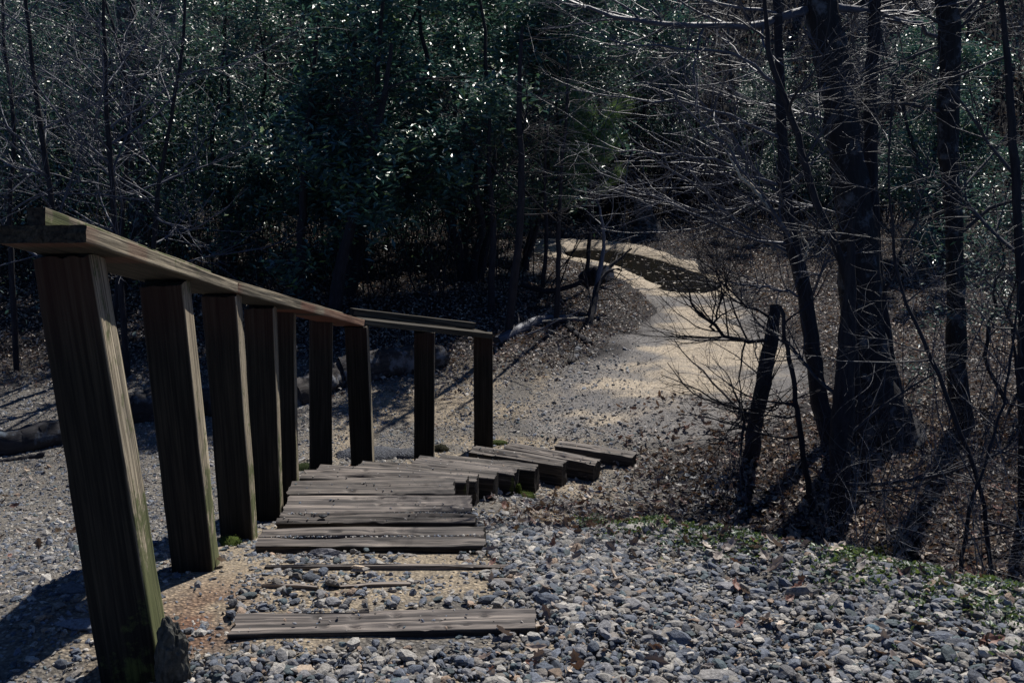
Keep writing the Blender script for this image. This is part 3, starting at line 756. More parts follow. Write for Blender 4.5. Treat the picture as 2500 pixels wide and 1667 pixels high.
single_stone(800, 1360, g_(800, 1360), 0.045, (0.17, 0.17, 0.19), 'big dark grey stone above the long buried timber edge', 10, (1.3, .9, .8))
single_stone(622, 1620, g_(622, 1620), 0.028, (0.42, 0.30, 0.20), 'smooth round brown pebble in the bottom ballast', 11, (1.2, .9, .8), smooth=True)
single_stone(727, 1640, g_(727, 1640), 0.034, (0.42, 0.33, 0.25), 'orange streaked flat stone in the bottom ballast', 12, (1.5, .9, .7))
single_stone(2145, 1540, g_(2145, 1540), 0.030, (0.06, 0.13, 0.19), 'teal blue stone in the ballast on the right', 13)
single_stone(1955, 1455, g_(1955, 1455), 0.05, (0.22, 0.21, 0.20), 'large pointed grey stone at the crest of the ballast', 15, (1.2, .8, 1.0))
single_stone(1780, 1440, g_(1780, 1440), 0.042, (0.25, 0.25, 0.27), 'large blocky grey stone near the green edge of the ballast', 17, (1.2, .9, .9))
single_stone(1615, 1640, g_(1615, 1640), 0.04, (0.34, 0.32, 0.29), 'largest pale rounded stone at the bottom middle', 18, (1.3, 1, .8), smooth=True)
single_stone(1735, 1660, g_(1735, 1655), 0.042, (0.30, 0.29, 0.28), 'broad grey stone at the bottom edge right of the pale one', 19, (1.5, 1, .8))
single_stone(498, 1350, g_(498, 1360), 0.04, (0.24, 0.27, 0.30), 'flat stone leaning against the second fence post', 20, (1.1, .6, 1.3))

# ------------------------------------------------------------------ leaves
def leaf_shape(kind):
    if kind == 'lobed':
        pts = [(-1, 0), (-.55, .16), (-.35, .5), (-.1, .28), (.15, .62), (.35, .3), (.7, .32), (1, 0)]
        V = [(x, y, 0.10 * abs(y) ** 1 + 0.12 * x * x) for x, y in pts] + [(x, -y, 0.14 * abs(y) + 0.12 * x * x) for x, y in pts[1:-1]] + [(-.3, 0, -0.02), (.3, 0, -0.02)]
        V = np.array(V); n = 8
        F = [(0, 1, 14), (1, 2, 3), (1, 3, 14), (3, 15, 14), (3, 4, 5), (3, 5, 15), (5, 6, 7), (5, 7, 15)]
        mir = {i: (i if i in (0, 7, 14, 15) else i + 7) for i in range(16)}
        F = F + [(mir[a], mir[c], mir[b]) for a, b, c in F]
        return V, np.array(F)
    if kind == 'simple':
        return np.array([(-1, 0, 0.0), (.05, .45, .16), (.05, -.45, .12), (1, 0, .08)]), np.array([(0, 2, 3), (0, 3, 1)])
    if kind == 'folded':
        return np.array([(-1, 0, 0.0), (-.05, .42, .15), (-.05, -.42, .15), (.1, 0, -.03), (1, 0, .05)]), np.array([(0, 3, 1), (0, 2, 3), (1, 3, 4), (2, 4, 3)])
    # pointed oval with fold and curl
    V = np.array([(-1, 0, 0.0), (-.3, .42, 0.14), (-.3, -.42, 0.14), (0.0, 0, -0.02), (.45, .34, 0.10), (.45, -.34, 0.10), (1, 0, 0.05)])
    F = np.array([(0, 3, 1), (0, 2, 3), (1, 3, 4), (2, 5, 3), (3, 6, 4), (3, 5, 6)])
    return V, F
def leaf_mesh(name, rng, pts, size, kind='oval', tilt=0.45, cols=None, width=1.0, normals=None, curl=1.0, droop=0.0):
    V0, F0 = leaf_shape(kind); V0 = V0 * np.array([1, width, curl])
    n = len(pts); Rm = rot_mats(rng, n, tilt)
    if droop:
        a = rng.uniform(0, 2 * np.pi, n)
        b = rng.normal(droop, tilt, n); c = rng.normal(0, tilt, n)
        ca, sa, cb, sb, cc, sc = np.cos(a), np.sin(a), np.cos(b), np.sin(b), np.cos(c), np.sin(c); Z_ = 0 * a; O = Z_ + 1
        Ry = np.stack([cb, Z_, sb, Z_, O, Z_, -sb, Z_, cb], -1).reshape(n, 3, 3)
        Rx = np.stack([O, Z_, Z_, Z_, cc, -sc, Z_, sc, cc], -1).reshape(n, 3, 3)
        Rz = np.stack([ca, -sa, Z_, sa, ca, Z_, Z_, Z_, O], -1).reshape(n, 3, 3)
        Rm = Rz @ Ry @ Rx
    V = np.einsum('nij,vj->nvi', Rm, V0) * size[:, None, None] + pts[:, None]
    F = F0[None] + (np.arange(n) * len(V0))[:, None, None]
    c = np.repeat(cols[:, None], len(V0), 1).reshape(-1, 3)
    return make_mesh(name, V.reshape(-1, 3), [F.reshape(-1, 3)], c, None, False)
LIT = np.array([[0.165, 0.140, 0.145], [0.29, 0.255, 0.25], [0.075, 0.066, 0.075], [0.52, 0.45, 0.41], [0.18, 0.095, 0.085], [0.17, 0.17, 0.195]])
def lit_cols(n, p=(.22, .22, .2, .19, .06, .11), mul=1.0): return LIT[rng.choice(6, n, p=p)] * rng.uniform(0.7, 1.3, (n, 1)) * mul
# litter on the forest floor, banks and hillside
def d_lit(x, y):
    be_ = ballast_edge(x, y)
    right = sstep(0.08, -0.4, be_) * sstep(0.35, 1.2, x + 0.2 * (n2(x, y, 2, 2, 61) - 0.5))
    left = sstep(8.0, 9.3, y + (n2(x, y, 1.5, 2, 62) - 0.5) * 1.4)
    m = np.maximum(right, left) * (1 - sstep(-0.25, 0.3, 0.12 + path_sd(x, y) - 0.12 + (0.95 - 0.35 * sstep(10, 12.5, y)) * (n2(x, y, 2.6, 4, 64) - 0.5) + 0.10 * sstep(10, 12.5, y)))
    return m
def d_lit_a(x, y): return d_lit(x, y) * (np.abs(x) < 0.60 * y + 0.6) * np.clip(1.25 - 0.045 * y, 0.15, 1)
xs, ys = scatter(420000, -11, 11, 3.3, 20, d_lit_a)
sz = rng.uniform(0.012, 0.028, len(xs)); zz = surf(xs, ys) + rng.uniform(0.004, 0.035, len(xs))
for kn, kk, lab in (((ys < 7.5), 'oval', 'dry brown fallen leaves carpeting the woodland floor around the near trunks'), ((ys >= 7.5), 'simple', 'dry brown fallen leaves covering the banks and wood beyond the fence')):
    pp = np.stack([xs, ys, zz], -1)[kn]
    me = leaf_mesh('leaf_litter', rng, pp, sz[kn], kk, 0.55, lit_cols(len(pp)), 1.15, curl=2.3)
    tag(link('leaf_litter', me, M_LITTER), lab, None, None, 'stuff')
xs, ys = scatter(90000, -22, 22, 19, 40, lambda x, y: (np.abs(x) < 0.62 * y) * 1.0)
sz = rng.uniform(0.03, 0.055, len(xs)); zz = H(xs, ys) + rng.uniform(0.01, 0.06, len(xs))
me = leaf_mesh('hillside_leaf_litter', rng, np.stack([xs, ys, zz], -1), sz, 'simple', 0.6, lit_cols(len(xs), mul=0.6), 1.1, curl=1.4)  # leaf colours darkened to stand in for shade under the hillside trees
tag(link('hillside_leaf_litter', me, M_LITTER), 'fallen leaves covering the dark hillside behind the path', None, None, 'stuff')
# sparser curled oak leaves around the step ends and on the gravel
def d_oak(x, y):
    a = np.exp(-(((x - 0.35) / 0.42) ** 2 + ((y - 4.9) / 0.9) ** 2))
    b = 0.16 * (y < 4.4) * (x > -0.1) + 0.02 * (x < -1) + 0.22 * np.exp(-((ballast_edge(x, y)) / 0.3) ** 2) * (x > 0)
    c = 0.5 * sstep(0.75, 1.1, x) * sstep(0.1, -0.2, ballast_edge(x, y)) * (y < 8)
    return np.clip(np.maximum(np.maximum(a, b), c), 0, 1) * view_ok(x, y)
xs, ys = scatter(21000, -4, 4.5, 2.0, 9, d_oak); k = free_of_timber(xs, ys, 0.0); xs, ys = xs[k], ys[k]
sz = rng.uniform(0.018, 0.042, len(xs)); zz = surf(xs, ys) + rng.uniform(0.012, 0.035, len(xs))
me = leaf_mesh('oak_leaf_litter', rng, np.stack([xs, ys, zz], -1), sz, 'lobed', 0.55, lit_cols(len(xs), (.26, .2, .14, .12, .2, .08)), 1.0, curl=2.2)
tag(link('oak_leaf_litter', me, M_LITTER), 'curled reddish brown oak leaves scattered beside the stair ends', None, None, 'stuff')
# leaf bits floating on the puddle
xs = rng.uniform(PUD[:, 0].min(), PUD[:, 0].max(), 2600); ys = rng.uniform(PUD[:, 1].min(), PUD[:, 1].max(), 2600)
k = inside(PUD, xs, ys) & (rng.uniform(0, 1, 2600) < 0.04 + 0.14 * sstep(1.0, 2.8, xs)); xs, ys = xs[k], ys[k]
me = leaf_mesh('floating_leaves', rng, np.stack([xs, ys, np.full(len(xs), PUD_Z + 0.004)], -1), rng.uniform(0.012, 0.03, len(xs)), 'oval', 0.10, lit_cols(len(xs), mul=0.9), 1.0, curl=0.4)
tag(link('floating_leaves', me, M_LITTER), 'wet leaf scraps floating on the puddle', None, None, 'stuff')
# bits on the sandy path
xs, ys = scatter(130000, -1.5, 6, 6.6, 17.5, lambda x, y: (path_sd(x, y) > -0.5) * (1 - pud(x, y)) * (0.30 - 0.22 * sstep(10, 12.5, y) + 0.7 * np.exp(-np.clip(path_sd(x, y), 0, 9) / 0.22)) * np.clip(1.5 - y * 0.06, .2, 1) * sstep(0.30, 0.62, n2(x * .8 - y * .3, x * .35 + y * 2.2, 2.2, 4, 90)))
me = leaf_mesh('path_debris', rng, np.stack([xs, ys, surf(xs, ys) + 0.004], -1), np.clip(np.exp(rng.normal(np.log(0.0065), 0.5, len(xs))), 0.003, 0.024), 'simple', 0.4, lit_cols(len(xs), mul=0.9), 0.8, curl=1.6)
tag(link('path_debris', me, M_LITTER), 'leaf scraps and bark bits strewn on the sandy path', None, None, 'stuff')
# low green ground cover along the ballast edge
def d_green(x, y):
    e = ballast_edge(x, y); band = np.exp(-((e + 0.16 + 0.12 * (n2(x, y, 2, 2, 70) - 0.5)) / (0.17 + 0.10 * x)) ** 2) * (x > 0.35)
    return band * sstep(0.33, 0.62, n2(x, y, 4.5, 3, 71) + 0.1 * sstep(1.0, 1.8, x))
xs, ys = scatter(340000, 0.3, 4.2, 0.0, 5.4, d_green)
zz = H(xs, ys) + rng.uniform(0.0, 0.045, len(xs)) * n2(xs, ys, 9, 2, 72) * 1.4
gcols = np.array([[0.06, 0.12, 0.07], [0.09, 0.17, 0.09], [0.05, 0.10, 0.07], [0.13, 0.18, 0.08]])
me = leaf_mesh('ground_cover', rng, np.stack([xs, ys, zz], -1), rng.uniform(0.006, 0.014, len(xs)), 'simple', 0.7, gcols[rng.integers(0, 4, len(xs))] * rng.uniform(.7, 1.2, (len(xs), 1)), 1.2)
tag(link('ground_cover', me, M_GREEN), 'low green weeds and clover along the edge of the ballast', None, None, 'stuff')

# moss clumps
def moss_clump(px, py, r, lab, seed, scl=(1, 1, .8), colr=(0.10, 0.14, 0.03), base=None, fuzz=1.0):
    rg = np.random.default_rng(seed); d = unit(IV2); d = unit(IV2)
    V, F = ico(3); V = unit(V); rr = 0.75 + 0.5 * fbm(V * 2.2 + seed, 3, seed); V = V * rr[:, None] * r * np.array(scl)
    root_p = gz(px, py) if base is None else np.array(base)
    root = empty('moss_clump', root_p); tag(root, lab, 'moss')
    link('clump', make_mesh('clump', V, [F], np.tile(np.array(colr) * 0.5, (len(V), 1)), None, True), M_MOSS, root)
    n = int(700 * fuzz); k = rg.integers(0, len(V), n); p = V[k] + rg.normal(size=(n, 3)) * r * 0.08; dd = unit(unit(V[k]) + rg.normal(size=(n, 3)) * 0.7 + [0, 0, .2])
    ln = r * rg.uniform(0.15, 0.35, n)[:, None]; s_ = unit(np.cross(dd, rg.normal(size=(n, 3)))) * r * 0.03
    VV = np.stack([p - s_, p + s_, p + dd * ln + [0, 0, -.1 * r]], 1)
    c = np.array(colr) * rg.uniform(0.5, 1.5, (n, 1)); c = np.repeat(c[:, None], 3, 1).reshape(-1, 3)
    link('moss_fronds', make_mesh('moss_fronds', VV.reshape(-1, 3), [np.arange(n * 3).reshape(n, 3)], c, None, False), M_MOSS, root)['kind'] = 'stuff'
    return root
moss_clump(560, 1330, 0.045, 'green moss clump between the stones by the second fence post', 1)
moss_clump(686, 1185, 0.05, 'bright green moss ball at the corner of the dark bluish tie', 2, (.8, 1, 1))
moss_clump(638, 1245, 0.05, 'straggly moss and roots hugging the third fence post', 3, (.9, 1, .9), (0.07, 0.075, 0.03))
moss_clump(745, 1145, 0.075, 'dark moss cushion between the fifth and sixth fence posts', 4, (1.3, .9, .5), (0.05, 0.07, 0.025))
moss_clump(1285, 1212, 0.05, 'small green moss tuft on the ground under the mossy ended tie', 5, (1.1, 1, .5))
moss_clump(1075, 1100, 0.055, 'brown moss tuft at the right foot of the eighth fence post', 6, (1.1, 1, .8), (0.05, 0.05, 0.03))
moss_clump(1215, 1083, 0.05, 'low moss at the right foot of the farthest fence post', 7, (1.4, 1, .5), (0.08, 0.11, 0.03))
moss_clump(2140, 1350, 0.06, 'olive moss mound among the weeds at the ballast edge', 8, (1.8, 1, .5), (0.10, 0.12, 0.02))
moss_clump(1265, 1186, 0.032, 'thick green moss hanging on the end of the pale topped tie', 9, (.5, .8, 1.2), (0.09, 0.13, 0.02), base=atZ(1266, 1152, 0.40) + np.array([0.0, -0.01, -0.11]))
# rough earth clod at the foot of the nearest post
V, F = ico(4); V = unit(V)
rr = 0.5 + 1.0 * fbm(V * 2.0, 5, 5, 0.75); Vc = V * rr[:, None] * np.array([0.045, 0.05, 0.115])
o = link('earth_clod', make_mesh('earth_clod', Vc, [F], np.tile((0.035, 0.035, 0.03), (len(V), 1)) * rng.uniform(0.5, 2.2, (len(V), 1)), None, False), M_STONE, None, tuple(atF(420, 1610, 2.44)))
tag(o, 'rough dark clod of earth and grit clinging to the foot of the nearest post', 'clod')
V, F = ico(3); V = unit(V)
for px, py, sc, lab, sd_ in ((905, 1112, (.26, .14, .05), 'fine bluish gravel mound at the foot of the seventh fence post', 3), (1000, 1112, (.16, .1, .045), 'fine gravel mound at the foot of the eighth fence post', 4)):
    rr = 0.8 + 0.35 * fbm(V * 4 + sd_, 4, sd_); p = gz(px, py)
    o = link('gravel_mound', make_mesh('gravel_mound', V * rr[:, None] * np.array(sc), [F], np.tile((0.13, 0.14, 0.16), (len(V), 1)), None, True), M_GROUND, None, tuple(p)); tag(o, lab, 'mound')

# ------------------------------------------------------------------ trees
def sub_mesh(name, sets, mat, parent, rough=0.0, seed=0):
    return link(name, tube_mesh(name, sets, None, rough, seed), mat, parent)

def custom_tree(name, lab, cat, pts, rads, S, fwd, bark, twig, rng, limbs=0, lim=(0.6, 1.6), twigs=200, tw=(0.2, 0.7), fine=0, fn=(0.1, 0.3), t0=0.3, up=0.03, flat=0.5, bias=None, K=26, group=None, rough=0.25, extra=None, angle=1.1, jit=0.004):
    """a tree along a measured line; pts are (x, y[, distance])"""
    W_ = [P(p[0], p[1], p[2] if len(p) > 2 else fwd) for p in pts]
    g0 = float(H(np.array([W_[0][0]]), np.array([W_[0][1]]))[0])
    base = np.array([W_[0][0], W_[0][1], g0]); W_[0][2] = g0 - 0.06
    root = empty(name, base); tag(root, lab, cat, group)
    C, Rd = poly_curve([w - base for w in W_], K, rads, jit, rng)
    # flare at the foot
    sub_mesh('trunk', [(C, Rd, S)], bark, root, rough, int(abs(base[0] * 77)))
    sets = []
    LC, LR = C, Rd
    if limbs:
        LC, LR = grow(rng, C, Rd, limbs, t0, 0.98, lim[0], lim[1], angle, 9, 0.14, up, 0.5, 0.3, flat, 0.3, bias); sets.append((LC, LR, 5))
    if extra is not None:
        for ep, er in extra:
            EW = [P(*p) - base for p in ep]; ec, erd = poly_curve(EW, 12, er, 0.012, rng); 
            ls = [(ec, erd, 6)]
            e2, r2 = grow(rng, ec, erd, 22, 0.1, 1.0, 0.3, 1.0, 0.8, 8, 0.13, up, 0.5, 0.4, flat, 0.3, bias)
            ls.append((e2, r2, 4))
            e3, r3 = grow(rng, e2, r2, 110, 0.1, 1.0, 0.12, 0.5, 0.7, 6, 0.12, up, 0.6, 0.3, flat, 0.4, bias); ls.append((e3, np.maximum(r3, 0.0011), 3)); sub_mesh('limb', ls, twig, root)
    if twigs:
        TC, TR = grow(rng, LC, LR, twigs, 0.15, 1.0, tw[0], tw[1], 0.8, 7, 0.14, up, 0.55, 0.3, flat, 0.35, bias); sets.append((TC, TR, 4))
        if fine:
            FC, FR = grow(rng, TC, TR, fine, 0.1, 1.0, fn[0], fn[1], 0.75, 5, 0.14, up, 0.6, 0.3, flat, 0.5, bias); sets.append((FC, np.maximum(FR, 0.0011), 3))
    if sets: sub_mesh('branches', sets, twig, root)
    return root
rt = np.random.default_rng(21)
custom_tree('bare_tree', 'biggest dark trunk with patchy lichen, leaning left on the right of the path', 'tree',
    [(2015, 1085), (1998, 950), (1980, 800), (1972, 600), (1950, 400), (1920, 200), (1888, 20), (1850, -170)], [0.31, 0.19, 0.14, 0.125, 0.122, 0.115, 0.11, 0.09], 18, 6.95,
    M_BARK_T, M_BARK_G, rt, 6, (0.8, 1.8), 110, (0.2, 0.8), 330, (0.1, 0.35), 0.45, 0.02, 0.6, K=44, bias=(-0.6, 0, 0), rough=0.35,
    extra=[([(1850, 25, 6.95), (1760, 55, 6.8), (1650, 66, 6.6), (1500, 60, 6.4), (1400, 38, 6.2), (1300, 8, 6.0)], [0.032, 0.02, 0.008]),
           ([(1905, 15, 7), (2010, 30, 7.2), (2110, 55, 7.5), (2180, 100, 7.6)], [0.03, 0.022, 0.012])])
custom_tree('bare_tree', 'second stem standing close against the right side of the biggest trunk', 'tree',
    [(2078, 1070), (2052, 950), (2030, 800), (2005, 600), (2000, 430), (1998, 250), (2010, 60), (2015, -120)], [0.085, 0.065, 0.055, 0.05, 0.04, 0.03], 12, 7.15, M_BARK_D, M_BARK_R, rt, 4, (0.5, 1.3), 60, (0.2, 0.6), 150, K=30, bias=(0.5, 0, 0))
custom_tree('bare_tree', 'straight dark trunk with its foot in the weeds, in front of the biggest trunk', 'tree',
    [(1926, 1222), (1930, 1050), (1936, 900), (1946, 740), (1954, 600), (1958, 500)], [0.066, 0.062, 0.06, 0.052, 0.035, 0.012], 12, 5.45, M_BARK_D, M_BARK_R, rt, 6, (0.4, 1.2), 80, (0.2, 0.6), 200, K=34, t0=0.1)
custom_tree('bare_tree', 'forked grey trunk leaning left with a pale upper stem, left of the biggest trunk', 'tree',
    [(1912, 1090), (1892, 960), (1866, 810), (1850, 690), (1832, 600), (1812, 520), (1800, 420), (1796, 300), (1792, 160), (1786, 0), (1780, -150)], [0.072, 0.06, 0.055, 0.045, 0.035, 0.028, 0.02], 12, 6.8, M_BARK_D, M_BARK_G, rt, 10, (0.7, 1.8), 160, (0.2, 0.7), 420, K=36, t0=0.3, bias=(-0.7, 0, 0),
    extra=[([(1836, 610, 6.8), (1790, 500, 6.7), (1740, 430, 6.6), (1690, 370, 6.5), (1600, 270, 6.4), (1520, 200, 6.3)], [0.016, 0.011, 0.004]),
           ([(1845, 680, 6.8), (1760, 660, 6.6), (1700, 655, 6.5), (1640, 640, 6.4)], [0.010, 0.007, 0.003]),
           ([(1818, 560, 6.8), (1720, 545, 6.7), (1600, 500, 6.6), (1480, 440, 6.5), (1380, 400, 6.4)], [0.012, 0.008, 0.003]),
           ([(1800, 430, 6.8), (1700, 390, 6.7), (1560, 350, 6.5), (1430, 345, 6.4), (1320, 330, 6.3)], [0.012, 0.008, 0.003]),
           ([(1796, 320, 6.8), (1680, 260, 6.6), (1560, 230, 6.4), (1430, 225, 6.2), (1300, 200, 6.0)], [0.013, 0.008, 0.003]),
           ([(1792, 200, 6.8), (1700, 120, 6.6), (1560, 110, 6.4), (1440, 120, 6.2), (1330, 60, 6.0)], [0.012, 0.008, 0.003]),
           ([(1803, 470, 6.8), (1720, 470, 6.9), (1620, 490, 6.9), (1500, 455, 6.9), (1400, 430, 6.9)], [0.010, 0.007, 0.003])])
custom_tree('broken_tree', 'short leaning snapped trunk with a broken side stub at the path edge', 'tree',
    [(1722, 1088), (1733, 980), (1752, 880), (1768, 800), (1778, 740), (1782, 700)], [0.062, 0.055, 0.052, 0.05, 0.048, 0.03], 12, 6.55, M_BARK_D, M_BARK_D, rt, 0, twigs=16, tw=(0.2, 0.6), fine=50, K=22, t0=0.6, flat=0.2, bias=(-0.3, 0, 0.2),
    extra=[([(1775, 785, 6.55), (1700, 783, 6.4), (1650, 762, 6.3), (1612, 735, 6.2), (1590, 690, 6.15), (1555, 640, 6.1)], [0.016, 0.011, 0.004]),
           ([(1640, 758, 6.3), (1650, 700, 6.2), (1670, 600, 6.1)], [0.008, 0.005, 0.002]),
           ([(1778, 730, 6.55), (1720, 700, 6.5), (1650, 640, 6.4), (1600, 580, 6.3)], [0.010, 0.006, 0.002]),
           ([(1715, 965, 6.5), (1706, 950, 6.45), (1700, 935, 6.42)], [0.022, 0.02, 0.016])])
custom_tree('sapling', 'thin crooked black sapling between the snapped trunk and the big trunks', 'sapling',
    [(1864, 1212), (1856, 1100), (1838, 1010), (1830, 930), (1822, 850), (1800, 780), (1795, 700)], [0.022, 0.019, 0.017, 0.015, 0.010], 8, 5.6, M_BARK_D, M_BARK_D, rt, 7, (0.4, 1.0), 60, (0.1, 0.5), 120, K=22, t0=0.4)
custom_tree('bare_tree', 'rough straight trunk with mottled bark standing right of the big trunks', 'tree',
    [(2212, 1068), (2200, 900), (2196, 700), (2190, 500), (2176, 300), (2182, 120), (2170, -80)], [0.082, 0.07, 0.064, 0.06, 0.072, 0.075, 0.07], 14, 7.2, M_BARK_T, M_BARK_R, rt, 8, (0.7, 1.7), 110, (0.2, 0.7), 300, K=36, t0=0.35)
custom_tree('bare_tree', 'dark trunk cut off by the right edge of the view', 'tree',
    [(2350, 1210), (2348, 1000), (2352, 800), (2344, 600), (2330, 400), (2318, 200), (2300, 0), (2290, -120)], [0.032, 0.03, 0.026, 0.02, 0.012], 10, 5.6, M_BARK_D, M_BARK_R, rt, 8, (0.5, 1.3), 90, (0.2, 0.6), 220, K=30, t0=0.1, bias=(-0.4, 0, 0))
custom_tree('sapling', 'slim black sapling slanting across the big trunks from the upper left', 'sapling',
    [(1995, 1130, 5.9), (1968, 900, 5.9), (1950, 640, 5.9), (1900, 520, 5.8), (1856, 420, 5.8), (1830, 300, 5.8), (1790, 200, 5.8), (1765, 120, 5.8), (1755, -60, 5.8)], [0.03, 0.028, 0.026, 0.022, 0.018, 0.012], 8, 5.9, M_BARK_D, M_BARK_R, rt, 8, (0.4, 1.2), 80, (0.2, 0.6), 200, K=34, t0=0.4)
custom_tree('sapling', 'slender arching sapling in the brush at the far right', 'sapling',
    [(2300, 1300, 4.6), (2250, 1100, 4.7), (2180, 930, 4.8), (2120, 780, 4.9), (2060, 650, 5.0), (2040, 420, 5.1), (2050, 200, 5.2)], [0.014, 0.012, 0.010, 0.007, 0.004], 7, 4.9, M_BARK_D, M_BARK_R, rt, 11, (0.4, 1.2), 110, (0.15, 0.6), 260, K=28, t0=0.1)
custom_tree('sapling', 'bent leafless sapling at the bottom right corner above the ballast', 'sapling',
    [(2200, 1310, 4.4), (2230, 1150, 4.5), (2290, 980, 4.7), (2330, 780, 4.9), (2350, 600, 5.0)], [0.012, 0.010, 0.007, 0.004], 7, 4.6, M_BARK_D, M_BARK_R, rt, 11, (0.4, 1.0), 100, (0.15, 0.5), 240, K=24, t0=0.05)
# bright dead branch hung up in the twigs
def stick(name, lab, pts, rads, mat, rng, twig=10, tl=(0.1, 0.4), S=8, cat='branch', K=22, fine=0, group=None):
    W_ = np.array([P(*p) for p in pts]); base = W_.mean(0)
    C, Rd = poly_curve(W_ - base, K, rads, 0.004, rng); sets = [(C, Rd, S)]
    o = empty(name, base); tag(o, lab, cat, group)
    sub_mesh('main_limb', sets, mat, o, 0.3 if S >= 6 else 0, int(abs(W_[0, 0] * 10)))
    if twig:
        TC, TR = grow(rng, C, Rd, twig, 0.1, 1.0, tl[0], tl[1], 0.8, 7, 0.2, 0.0, 0.5, 0.2, 0.2, 0.4); ss = [(TC, TR, 4)]
        if fine:
            FC, FR = grow(rng, TC, TR, fine, 0.1, 1.0, tl[0] * 0.5, tl[1] * 0.5, 0.8, 5, 0.18, 0, 0.6); ss.append((FC, FR, 3))
        sub_mesh('side_twigs', ss, mat, o)
    return o
stick('dead_branch', 'pale cream crooked dead branch caught among the bare twigs above the puddle', [(1765, 480, 6.4), (1735, 440, 6.4), (1716, 418, 6.4), (1700, 410, 6.4), (1690, 385, 6.4), (1672, 355, 6.4)], [0.012, 0.014, 0.014, 0.008, 0.005], M_BARK_P, rt, 5, (0.1, 0.3))
stick('dead_branch', 'small pale zigzag dead twig beside the forked grey trunk', [(1842, 600, 6.6), (1858, 570, 6.6), (1850, 550, 6.6), (1838, 530, 6.6), (1855, 505, 6.6)], [0.006, 0.006, 0.005, 0.003], M_BARK_P, rt, 4, (0.1, 0.2), 6)

# ---- left side
custom_tree('bare_tree', 'blue grey trunk rising behind thin branches at the upper left', 'tree',
    [(330, 700), (320, 500), (305, 350), (300, 200), (292, 60), (285, -120)], [0.13, 0.12, 0.115, 0.11, 0.1], 14, 12.5, M_BARK_L, M_BARK_D, rt, 10, (0.8, 2.0), 120, (0.3, 0.9), 250, K=28, t0=0.2)
custom_tree('bare_tree', 'pale trunk top standing deeper in the wood left of the evergreens', 'tree',
    [(420, 700), (405, 400), (390, 200), (385, 0), (380, -150)], [0.16, 0.15, 0.14, 0.13], 14, 16.0, M_BARK_G, M_BARK_D, rt, 8, (0.8, 2.0), 120, (0.3, 0.9), 200, K=26, t0=0.3)
for nm, lab, pts, rd, fw in (
    ('sapling', 'thin dark sapling above the near end of the handrail at far left', [(125, 640), (115, 430), (95, 300), (75, 160), (60, 0), (50, -120)], [0.035, 0.028, 0.02, 0.012], 8.6),
    ('sapling', 'straight thin sapling rising behind the handrail near the left', [(275, 700), (262, 480), (250, 330), (243, 180), (238, 0), (236, -120)], [0.033, 0.028, 0.02, 0.012], 8.8),
    ('sapling', 'curved sapling leaning right beside the blue grey trunk', [(340, 720), (352, 560), (365, 420), (390, 280), (420, 120), (430, -80)], [0.03, 0.024, 0.018, 0.010], 9.3),
    ('sapling', 'sapling crossing diagonally towards the upper left corner', [(250, 720), (285, 450), (300, 260), (280, 120), (245, 20), (215, -90)], [0.03, 0.025, 0.018, 0.01], 9.8),
    ('sapling', 'slim bare sapling at the left border of the view', [(30, 800), (20, 500), (35, 300), (10, 100), (0, -100)], [0.03, 0.024, 0.016, 0.01], 9.0)):
    custom_tree(nm, lab, 'sapling', pts, rd, 8, fw, M_BARK_D, M_BARK_G, rt, 16, (0.7, 2.0), 190, (0.25, 0.9), 420, (0.1, 0.4), K=26, t0=0.25, up=0.05, flat=0.3)

# ---- evergreen trees
EG = np.array([[0.042, 0.095, 0.098], [0.055, 0.115, 0.085], [0.038, 0.085, 0.110], [0.11, 0.17, 0.05]])
def evergreen_parts(root, rng, height, spread, leaves, leaf_len, stems=3, lowest=0.25, r0=0.06, colmul=1.0, width=0.9, lean=(0, 0)):
    cs, rs = [], []
    K = 16
    for s_ in range(stems):
        a = rng.uniform(0, 2 * np.pi); off = np.array([math.cos(a), math.sin(a)]) * 0.12 * (stems > 1)
        d = np.array([math.cos(a) * 0.22 + lean[0], math.sin(a) * 0.22 + lean[1], 1.0]) * height * rng.uniform(0.8, 1.0)
        t = np.linspace(0, 1, K)[:, None]; c = np.array([off[0], off[1], -0.08]) + d * t + np.cumsum(rng.normal(size=(K, 3)) * 0.035, 0) * [1, 1, 0.2]
        cs.append(c); rs.append(r0 * rng.uniform(0.7, 1.1) * (1 - 0.85 * t[:, 0]))
    C = np.array(cs); Rd = np.array(rs)
    sub_mesh('trunk', [(C, Rd, 9)], M_BARK_D, root, 0.25, int(height * 10))
    LC, LR = grow(rng, C, Rd, 34, lowest, 1.0, spread * 0.6, spread * 1.35, 1.25, 9, 0.12, 0.03, 0.5, 0.45, 0.4)
    TC, TR = grow(rng, LC, LR, 320, 0.25, 1.0, spread * 0.2, spread * 0.45, 0.8, 7, 0.14, -0.02, 0.55, 0.2, 0.2)
    FC, FR = grow(rng, TC, TR, 900, 0.2, 1.0, 0.12, 0.32, 0.7, 5, 0.12, -0.04, 0.6, 0.2, 0.2)
    sub_mesh('branches', [(LC, LR, 5), (TC, TR, 4), (FC, FR, 3)], M_BARK_D, root)
    # leaves in whorls along the fine twigs
    allc = np.concatenate([FC.reshape(-1, 3), TC[:, 2:].reshape(-1, 3)])
    n = leaves; k = rng.integers(0, len(allc), n); p = allc[k] + rng.normal(size=(n, 3)) * leaf_len * 0.75
    sz = rng.uniform(0.6, 1.15, n) * leaf_len / 2
    c = EG[rng.choice(4, n, p=[.4, .3, .22, .08])] * rng.uniform(0.6, 1.4, (n, 1)) * colmul
    me = leaf_mesh('foliage', rng, p, sz, 'folded', 0.36, c, width, curl=1.1, droop=0.22)
    link('foliage', me, M_LEAF, root)
def at_ground(x, y): return np.array([x, y, float(H(np.array([x]), np.array([y]))[0])])
re_ = np.random.default_rng(5)
ev = []
